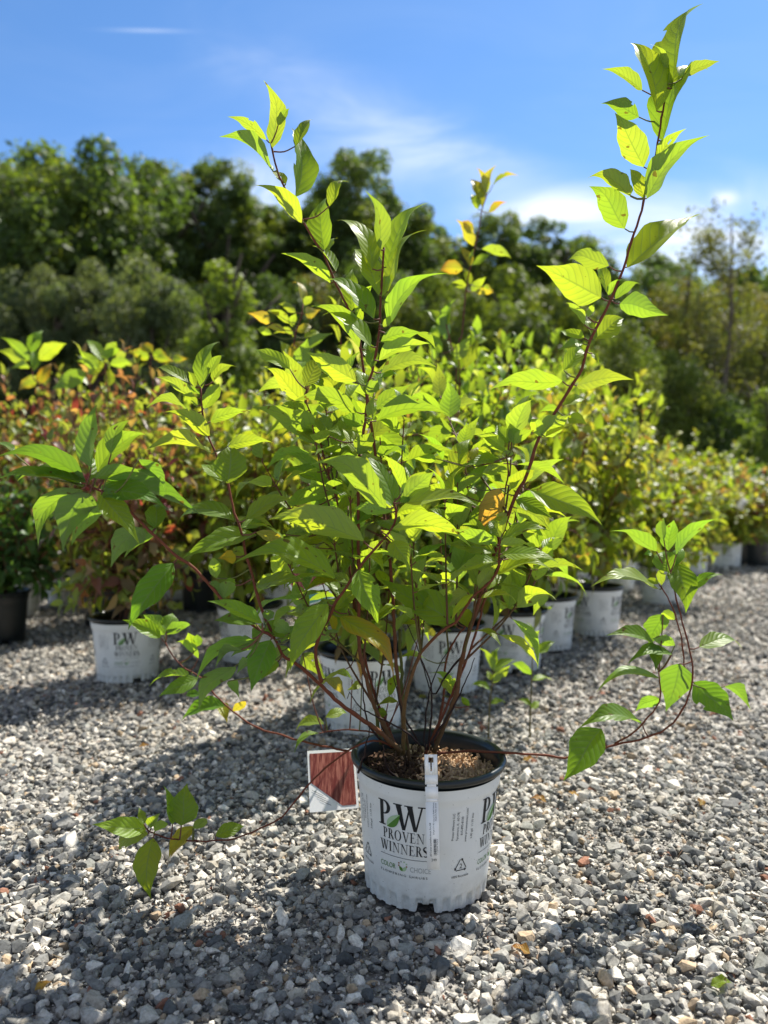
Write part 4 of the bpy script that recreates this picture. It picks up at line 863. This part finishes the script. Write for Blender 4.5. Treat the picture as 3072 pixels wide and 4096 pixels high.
def stone_variants(n, npts):
    out = []
    for i in range(n):
        bm = bmesh.new()
        for _ in range(npts):
            p = rng.normal(size=3); p /= np.linalg.norm(p); p *= rng.uniform(.72, 1.12); p = np.clip(p, -.86, .86); bm.verts.new(p)
        r = bmesh.ops.convex_hull(bm, input=bm.verts); bmesh.ops.delete(bm, geom=[v for v in bm.verts if not v.link_faces], context='VERTS')
        bmesh.ops.triangulate(bm, faces=bm.faces); bm.verts.index_update()
        out.append((np.array([v.co[:] for v in bm.verts]), np.array([[v.index for v in f.verts] for f in bm.faces]))); bm.free()
    return out
def stones(mb, n, y0, y1, half, r_med, r_sig, zmax, variants):
    # y spread so that density per area is even
    y = np.sqrt(rng.uniform(y0 ** 2, y1 ** 2, n)); x = rng.uniform(-half, half, n) * y
    # thinner spots where the finer grit shows, and no stones inside the front pot
    keep = (np.sin(x * 7.1 + 1.3 * np.sin(y * 5)) + np.sin(y * 9.3 + x * 3.7) + rng.normal(0, .9, n) > -1.5) | (r_med < .004)
    keep &= np.hypot(x - P0[0], y - P0[1]) > .122
    x = x[keep]; y = y[keep]; n = len(x)
    r = np.clip(r_med * np.exp(rng.normal(0, r_sig, n)), .002, .024); z = rng.uniform(-.25, 1, n) * zmax + r * .15 - .011
    pal = np.array([(.38, .37, .34), (.24, .24, .23), (.12, .125, .125), (.56, .53, .47), (.78, .74, .66), (.47, .43, .36), (.52, .40, .27), (.30, .15, .10), (.36, .365, .335)])
    c = np.array((.96, .95, .93)) * pal[rng.choice(len(pal), n, p=[.21, .18, .15, .15, .12, .08, .03, .01, .07])] * rng.uniform(.78, 1.22, (n, 1))
    vi = rng.integers(0, len(variants), n)
    for k, (V, F) in enumerate(variants):
        idx = np.where(vi == k)[0]
        if not len(idx): continue
        m = len(idx); sc = r[idx, None] * np.stack([rng.uniform(.85, 1.35, m), rng.uniform(.7, 1.0, m), rng.uniform(.42, .85, m)], 1)
        a = rng.uniform(0, 6.283, m); tl = rng.normal(0, .45, m); tp = rng.normal(0, .45, m)
        P = V[None] * sc[:, None, :]
        ct, st_ = np.cos(tl)[:, None], np.sin(tl)[:, None]; P = np.stack([P[..., 0], P[..., 1] * ct - P[..., 2] * st_, P[..., 1] * st_ + P[..., 2] * ct], -1)
        ct, st_ = np.cos(tp)[:, None], np.sin(tp)[:, None]; P = np.stack([P[..., 0] * ct + P[..., 2] * st_, P[..., 1], -P[..., 0] * st_ + P[..., 2] * ct], -1)
        ca, sa = np.cos(a)[:, None], np.sin(a)[:, None]; P = np.stack([P[..., 0] * ca - P[..., 1] * sa, P[..., 0] * sa + P[..., 1] * ca, P[..., 2]], -1)
        P += np.stack([x[idx], y[idx], z[idx]], 1)[:, None, :]
        nv = len(V); FF = (F[None] + (np.arange(m) * nv)[:, None, None]).reshape(-1, 3)
        mb.add(P.reshape(-1, 3), FF, np.repeat(c[idx], nv, axis=0))
mb = MB(); hi = stone_variants(26, 20); lo = stone_variants(12, 9)
stones(mb, 36000, .85, 2.5, .62, .0080, .38, .007, hi)
stones(mb, 40000, .85, 2.2, .62, .0034, .3, .006, lo)
stones(mb, 56000, 2.5, 5.2, .66, .0095, .36, .008, lo)
stones(mb, 45000, 5.2, 11, .6, .016, .3, .008, lo)
gv = mb.build('gravel', M_stone, smooth=False); tag(gv, 'loose grey crushed stone covering the nursery yard', 'gravel', kind='stuff')
# bits of straw and needles between the stones
mb = MB()
for _ in range(420):
    y = math.sqrt(random.uniform(.9, 9)); x = random.uniform(-.6, .6) * y; a = random.uniform(0, 6.28); L = random.uniform(.012, .045); z = random.uniform(-.004, .003)
    p = np.array((x, y, z)); d = np.array((math.cos(a), math.sin(a), random.uniform(-.1, .25))) * L
    tube(mb, [p, p + d * .5 + rng.normal(0, .002, 3), p + d], (.0006, .0003), 4, random.choice([(.34, .26, .15), (.22, .13, .07), (.42, .36, .24)]))
tag(mb.build('straw', M_bark), 'scattered dry straw and needles among the stones', 'straw', kind='stuff')

# ------------------------------------------------------------ trees
def crown_mesh(seed, W, H, ncl, nleaf, ls, cols, shape='round', clr=.16):
    rg = np.random.default_rng(seed); mb = MB(); C = []
    while len(C) < ncl:
        p = rg.uniform(-1, 1, 3)
        if shape == 'cone': lim = max(.1, 1 - (p[2] + 1) / 2) ** .75
        else: lim = math.sqrt(max(0, 1 - max(0, p[2]) ** 2.2)) if p[2] > 0 else (1 - .35 * p[2] ** 2)
        rr = math.hypot(p[0], p[1])
        if rr > lim or (rr < lim * .45 and p[2] < .5 and rg.random() < .7): continue
        C.append(p)
    C = np.array(C) * (W / 2, W / 2, H / 2); cr = rg.uniform(.7, 1.3, ncl) * clr * W
    k = rg.integers(0, ncl, nleaf); d = rg.normal(size=(nleaf, 3)); d /= np.linalg.norm(d, axis=1)[:, None]
    P = C[k] + d * (cr[k] * rg.uniform(.35, 1, nleaf) ** .5)[:, None] * (1, 1, .75)
    n = d * .8 + rg.normal(0, .6, (nleaf, 3)) + (0, 0, .5); n /= np.linalg.norm(n, axis=1)[:, None]
    a = np.cross(n, rg.normal(size=(nleaf, 3))); a /= np.linalg.norm(a, axis=1)[:, None]; b = np.cross(n, a)
    s = ls * rg.uniform(.6, 1.4, nleaf)[:, None]
    V = np.stack([P - a * s, P - b * s * .5, P + a * s, P + b * s * .5], 1).reshape(-1, 3)
    F = np.arange(nleaf * 4).reshape(-1, 4)
    cc = np.array(cols)[rg.integers(0, len(cols), ncl)][k] * rg.uniform(.7, 1.35, (nleaf, 1)) ; mb.add(V, F, np.repeat(cc, 4, axis=0)); return mb.mesh('crown', M_tree_leaf, smooth=False)
OAK = [(.085, .130, .032), (.070, .115, .032), (.115, .150, .032), (.065, .110, .035)]
GREY = [(.095, .13, .065), (.085, .12, .06), (.115, .145, .08)]
OLIVE = [(.105, .145, .025), (.12, .15, .03), (.09, .13, .025)]
GOLD = [(.125, .14, .04), (.105, .135, .035), (.14, .125, .045)]
CONI = [(.12, .175, .03), (.135, .19, .035)]
CR = dict(oak=crown_mesh(1, 8, 10, 70, 28000, .15, OAK, clr=.15), oak2=crown_mesh(2, 7, 9, 70, 20000, .15, OAK), grey=crown_mesh(3, 6, 5.5, 26, 17000, .11, GREY, clr=.19), olive=crown_mesh(4, 6, 5.5, 32, 16000, .12, OLIVE, clr=.18),
          gold=crown_mesh(5, 6, 6, 60, 12000, .10, GOLD), cone=crown_mesh(6, 4.2, 9, 90, 16000, .11, CONI, 'cone'), open=crown_mesh(7, 6, 9, 55, 11000, .15, OAK, clr=.11), dark=crown_mesh(8, 7, 6, 80, 16000, .14, [(.06, .10, .03), (.07, .115, .03)]))
CS = dict(oak=(8, 10), oak2=(7, 9), grey=(6, 5.5), olive=(6, 5.5), gold=(6, 6), cone=(4.2, 9), open=(6, 9), dark=(7, 6))
def trunk_mesh(seed):
    random.seed(seed); mb = MB(); tc = (.10, .08, .065)
    tube(mb, resample([(0, 0, 0), (.02, .03, .35), (-.02, .02, .7), (.01, 0, 1.0)], .1), (.035, .008), 8, tc)
    for i in range(9):
        z = random.uniform(.3, .9); a = random.uniform(0, 6.28); r = random.uniform(.12, .3)
        tube(mb, resample([(0, 0, z), (r * .5 * math.cos(a), r * .5 * math.sin(a), z + .08), (r * math.cos(a), r * math.sin(a), z + .2)], .08), (.014, .004), 5, tc)
    return mb.mesh('trunk', M_trunk)
TR = [trunk_mesh(1), trunk_mesh(2), trunk_mesh(3)]; random.seed(99)
def tree(ux, utop, uw, Yd, kind, label, frac=.88, ubot=None):
    if kind.startswith('oak') and ux < 420: utop -= 24
    H = U(ux, utop, Yd)[2]; X = U(ux, 1000, Yd)[0]; Wd = uw * (1.65 if kind in ('oak', 'oak2', 'open') else 1.3) / 1669 * Yd; root = thing('tree', label, 'tree', (X, Yd, 0), group='trees of the wood beyond the yard')
    link('trunk', random.choice(TR), root, scale=(H * .75, H * .75, H * .88), rot=(0, 0, random.uniform(0, 6)))
    cw, ch = CS[kind]; zh = min(H * frac, Wd * (1.35 if kind != 'cone' else 2.2))
    link('crown', CR[kind], root, loc=(0, 0, H - zh / 2 * 1.06), scale=(Wd / cw, Wd / cw, zh / ch), rot=(0, 0, random.uniform(0, 6.28)))
TREES = [
 (30, 318, 230, 27, 'oak', 'tall broad oak at the left edge of the wood'), (215, 303, 250, 25, 'oak', 'broadest tall oak, highest crown at the left'), (120, 400, 220, 23, 'oak2', 'lower oak crown in front between the two left oaks'),
 (320, 372, 130, 27, 'oak2', 'rounded crown on the right shoulder of the broadest oak'), (400, 345, 110, 29, 'open', 'narrow open-topped tree right of the broadest oak'), (475, 348, 110, 28, 'oak2', 'narrow dense tree, right of the open-topped one'),
 (545, 420, 110, 30, 'open', 'thin see-through tree right of the narrow dense tree'), (620, 445, 130, 31, 'open', 'airy tree behind the left leaning branch'), (700, 420, 130, 31, 'oak2', 'tree left of the tallest centre tree'),
 (775, 322, 125, 29, 'oak2', 'tallest centre tree, standing alone against the sky'), (850, 425, 130, 31, 'oak', 'tree on the right side of the tallest centre tree'), (945, 495, 140, 33, 'open', 'low distant tree behind the tall thin shoot'),
 (1075, 465, 105, 32, 'oak2', 'double-topped dark tree right of the tall thin shoot'), (1150, 468, 95, 33, 'open', 'slim tree right of the double-topped tree'), (1235, 512, 130, 32, 'oak2', 'dark tree behind the right tall branch'),
 (1330, 548, 150, 33, 'oak', 'dark tree right of the right tall branch'), (1425, 548, 120, 34, 'oak2', 'distant dark tree before the gold-leaved trees'), (1630, 555, 150, 33, 'open', 'dark thin tree at the right edge of the wood'),
 (40, 620, 150, 20, 'grey', 'grey-green rounded tree low at the left edge'), (125, 598, 110, 19.5, 'grey', 'grey-green rounded tree, second from the left in the lower row'), (215, 590, 110, 20, 'grey', 'grey-green rounded tree under the broadest oak'), (335, 592, 170, 19, 'grey', 'widest grey-green weeping tree in the lower row'),
 (487, 505, 165, 16, 'cone', 'pointed yellow-green conifer left of centre'), (600, 600, 140, 21, 'dark', 'dark low tree right of the pointed conifer'), (690, 590, 150, 22, 'gold', 'brownish low tree behind the left leaning branch'),
 (800, 560, 170, 23, 'dark', 'dark low tree behind the centre stems'), (920, 590, 150, 21, 'olive', 'olive low tree left of the tall thin shoot'), (1120, 583, 240, 20, 'olive', 'large olive rounded tree right of the tall thin shoot'), (1030, 640, 150, 19, 'olive', 'small olive tree in front of the large olive one'),
 (1270, 640, 160, 21, 'dark', 'dark low tree behind the right tall branch'), (1385, 640, 150, 22, 'dark', 'dark low tree left of the gold-leaved trees'), (1475, 592, 120, 20, 'gold', 'gold-leaved tree left of the bare trunk'), (1560, 600, 130, 21, 'gold', 'gold-leaved tree behind the bare trunk'), (1655, 640, 130, 19, 'gold', 'gold-leaved tree at the right edge'),
 (1350, 700, 120, 9.5, 'olive', 'pale green shrubby tree just beyond the potted shrubs'), (1450, 760, 150, 13, 'olive', 'low olive bush at the foot of the gold-leaved trees'), (1655, 800, 130, 10.5, 'cone', 'bright green bush at the right edge'), (1560, 860, 130, 13, 'dark', 'dark low bush at the foot of the bare trunk'),
 (-60, 340, 260, 28, 'oak', 'oak cut off by the left edge of the picture'),
 (420, 435, 260, 37, 'oak', 'distant broad oak seen between the narrow trees'), (620, 470, 260, 38, 'oak2', 'distant tree filling the gap behind the airy tree'), (800, 470, 260, 38, 'oak', 'distant broad tree behind the tallest centre tree'),
 (1000, 530, 240, 39, 'oak2', 'distant low tree under the tall thin shoot'), (1180, 540, 260, 39, 'oak', 'distant tree behind the slim tree'), (1560, 600, 280, 38, 'oak2', 'distant tree behind the half-bare tree'),
]
for a in TREES: tree(*a)
# dark undergrowth closing the foot of the wood
def undergrowth():
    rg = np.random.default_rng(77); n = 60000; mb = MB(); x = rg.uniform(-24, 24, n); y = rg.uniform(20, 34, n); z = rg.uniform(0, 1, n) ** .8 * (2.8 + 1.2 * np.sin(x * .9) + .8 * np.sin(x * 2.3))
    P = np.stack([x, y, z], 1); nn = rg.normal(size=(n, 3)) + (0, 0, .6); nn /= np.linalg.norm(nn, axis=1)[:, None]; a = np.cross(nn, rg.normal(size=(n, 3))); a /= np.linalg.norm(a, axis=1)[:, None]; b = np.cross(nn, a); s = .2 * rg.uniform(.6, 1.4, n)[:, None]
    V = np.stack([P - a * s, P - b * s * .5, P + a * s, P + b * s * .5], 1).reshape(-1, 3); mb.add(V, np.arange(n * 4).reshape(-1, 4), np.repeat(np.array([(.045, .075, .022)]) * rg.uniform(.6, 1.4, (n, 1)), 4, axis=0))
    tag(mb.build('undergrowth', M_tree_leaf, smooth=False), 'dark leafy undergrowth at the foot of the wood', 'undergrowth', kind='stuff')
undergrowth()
# nearly bare young tree at the right
def bare_tree():
    random.seed(5); Yd = 14.0; X = U(1555, 1000, Yd)[0]; root = thing('tree', 'slim half-bare tree with sparse small leaves near the right edge', 'tree', (X, Yd, 0)); wood = MB(); leaves = []
    H = U(1560, 440, Yd)[2]; tc = (.16, .13, .11)
    tr = resample([(-.15, 0, 0), (-.05, 0, H * .3), (.15, 0, H * .6), (.15, 0, H * .97)], .2); tube(wood, tr, (.075, .012), 7, tc)
    def grow(p, d, ln, r, lv):
        d = Vector(d).normalized(); q = np.array(p); pts = [q]
        for i in range(4): d = (d + Vector(rng.normal(0, .13, 3)) + Vector((0, 0, .10))).normalized(); q = q + np.array(d) * ln / 4; pts.append(q)
        tube(wood, np.array(pts), (r, r * .45), 4, tc, cap=False)
        if lv <= 1:
            for _ in range(10 if lv == 0 else 4): leaves.append(pts[random.randint(1, 4)] + rng.normal(0, .07, 3))
        if lv > 0:
            for _ in range(4): grow(pts[random.randint(1, 4)], np.array(d) + rng.normal(0, .55, 3), ln * .55, r * .5, lv - 1)
    for i in range(24):
        f = random.uniform(.22, .95); k = int(f * (len(tr) - 1)); a = random.uniform(0, 6.28); grow(tr[k], (math.cos(a), math.sin(a), .9), (1.25 - f * .75) * 1.1, .022 * (1.2 - f), 2)
    wood.build('trunk', M_trunk, root); P = np.array(leaves); n = len(P); nn = rng.normal(size=(n, 3)); nn /= np.linalg.norm(nn, axis=1)[:, None]; a = np.cross(nn, rng.normal(size=(n, 3))); a /= np.linalg.norm(a, axis=1)[:, None]; b = np.cross(nn, a)
    s = .036 * rng.uniform(.6, 1.4, n)[:, None]; V = np.stack([P - a * s, P - b * s * .55, P + a * s, P + b * s * .55], 1).reshape(-1, 3); mb = MB(); mb.add(V, np.arange(n * 4).reshape(-1, 4), np.repeat(np.array([(.11, .12, .03)]) * rng.uniform(.6, 1.4, (n, 1)), 4, axis=0)); mb.build('crown', M_tree_leaf, root, smooth=False)
bare_tree()
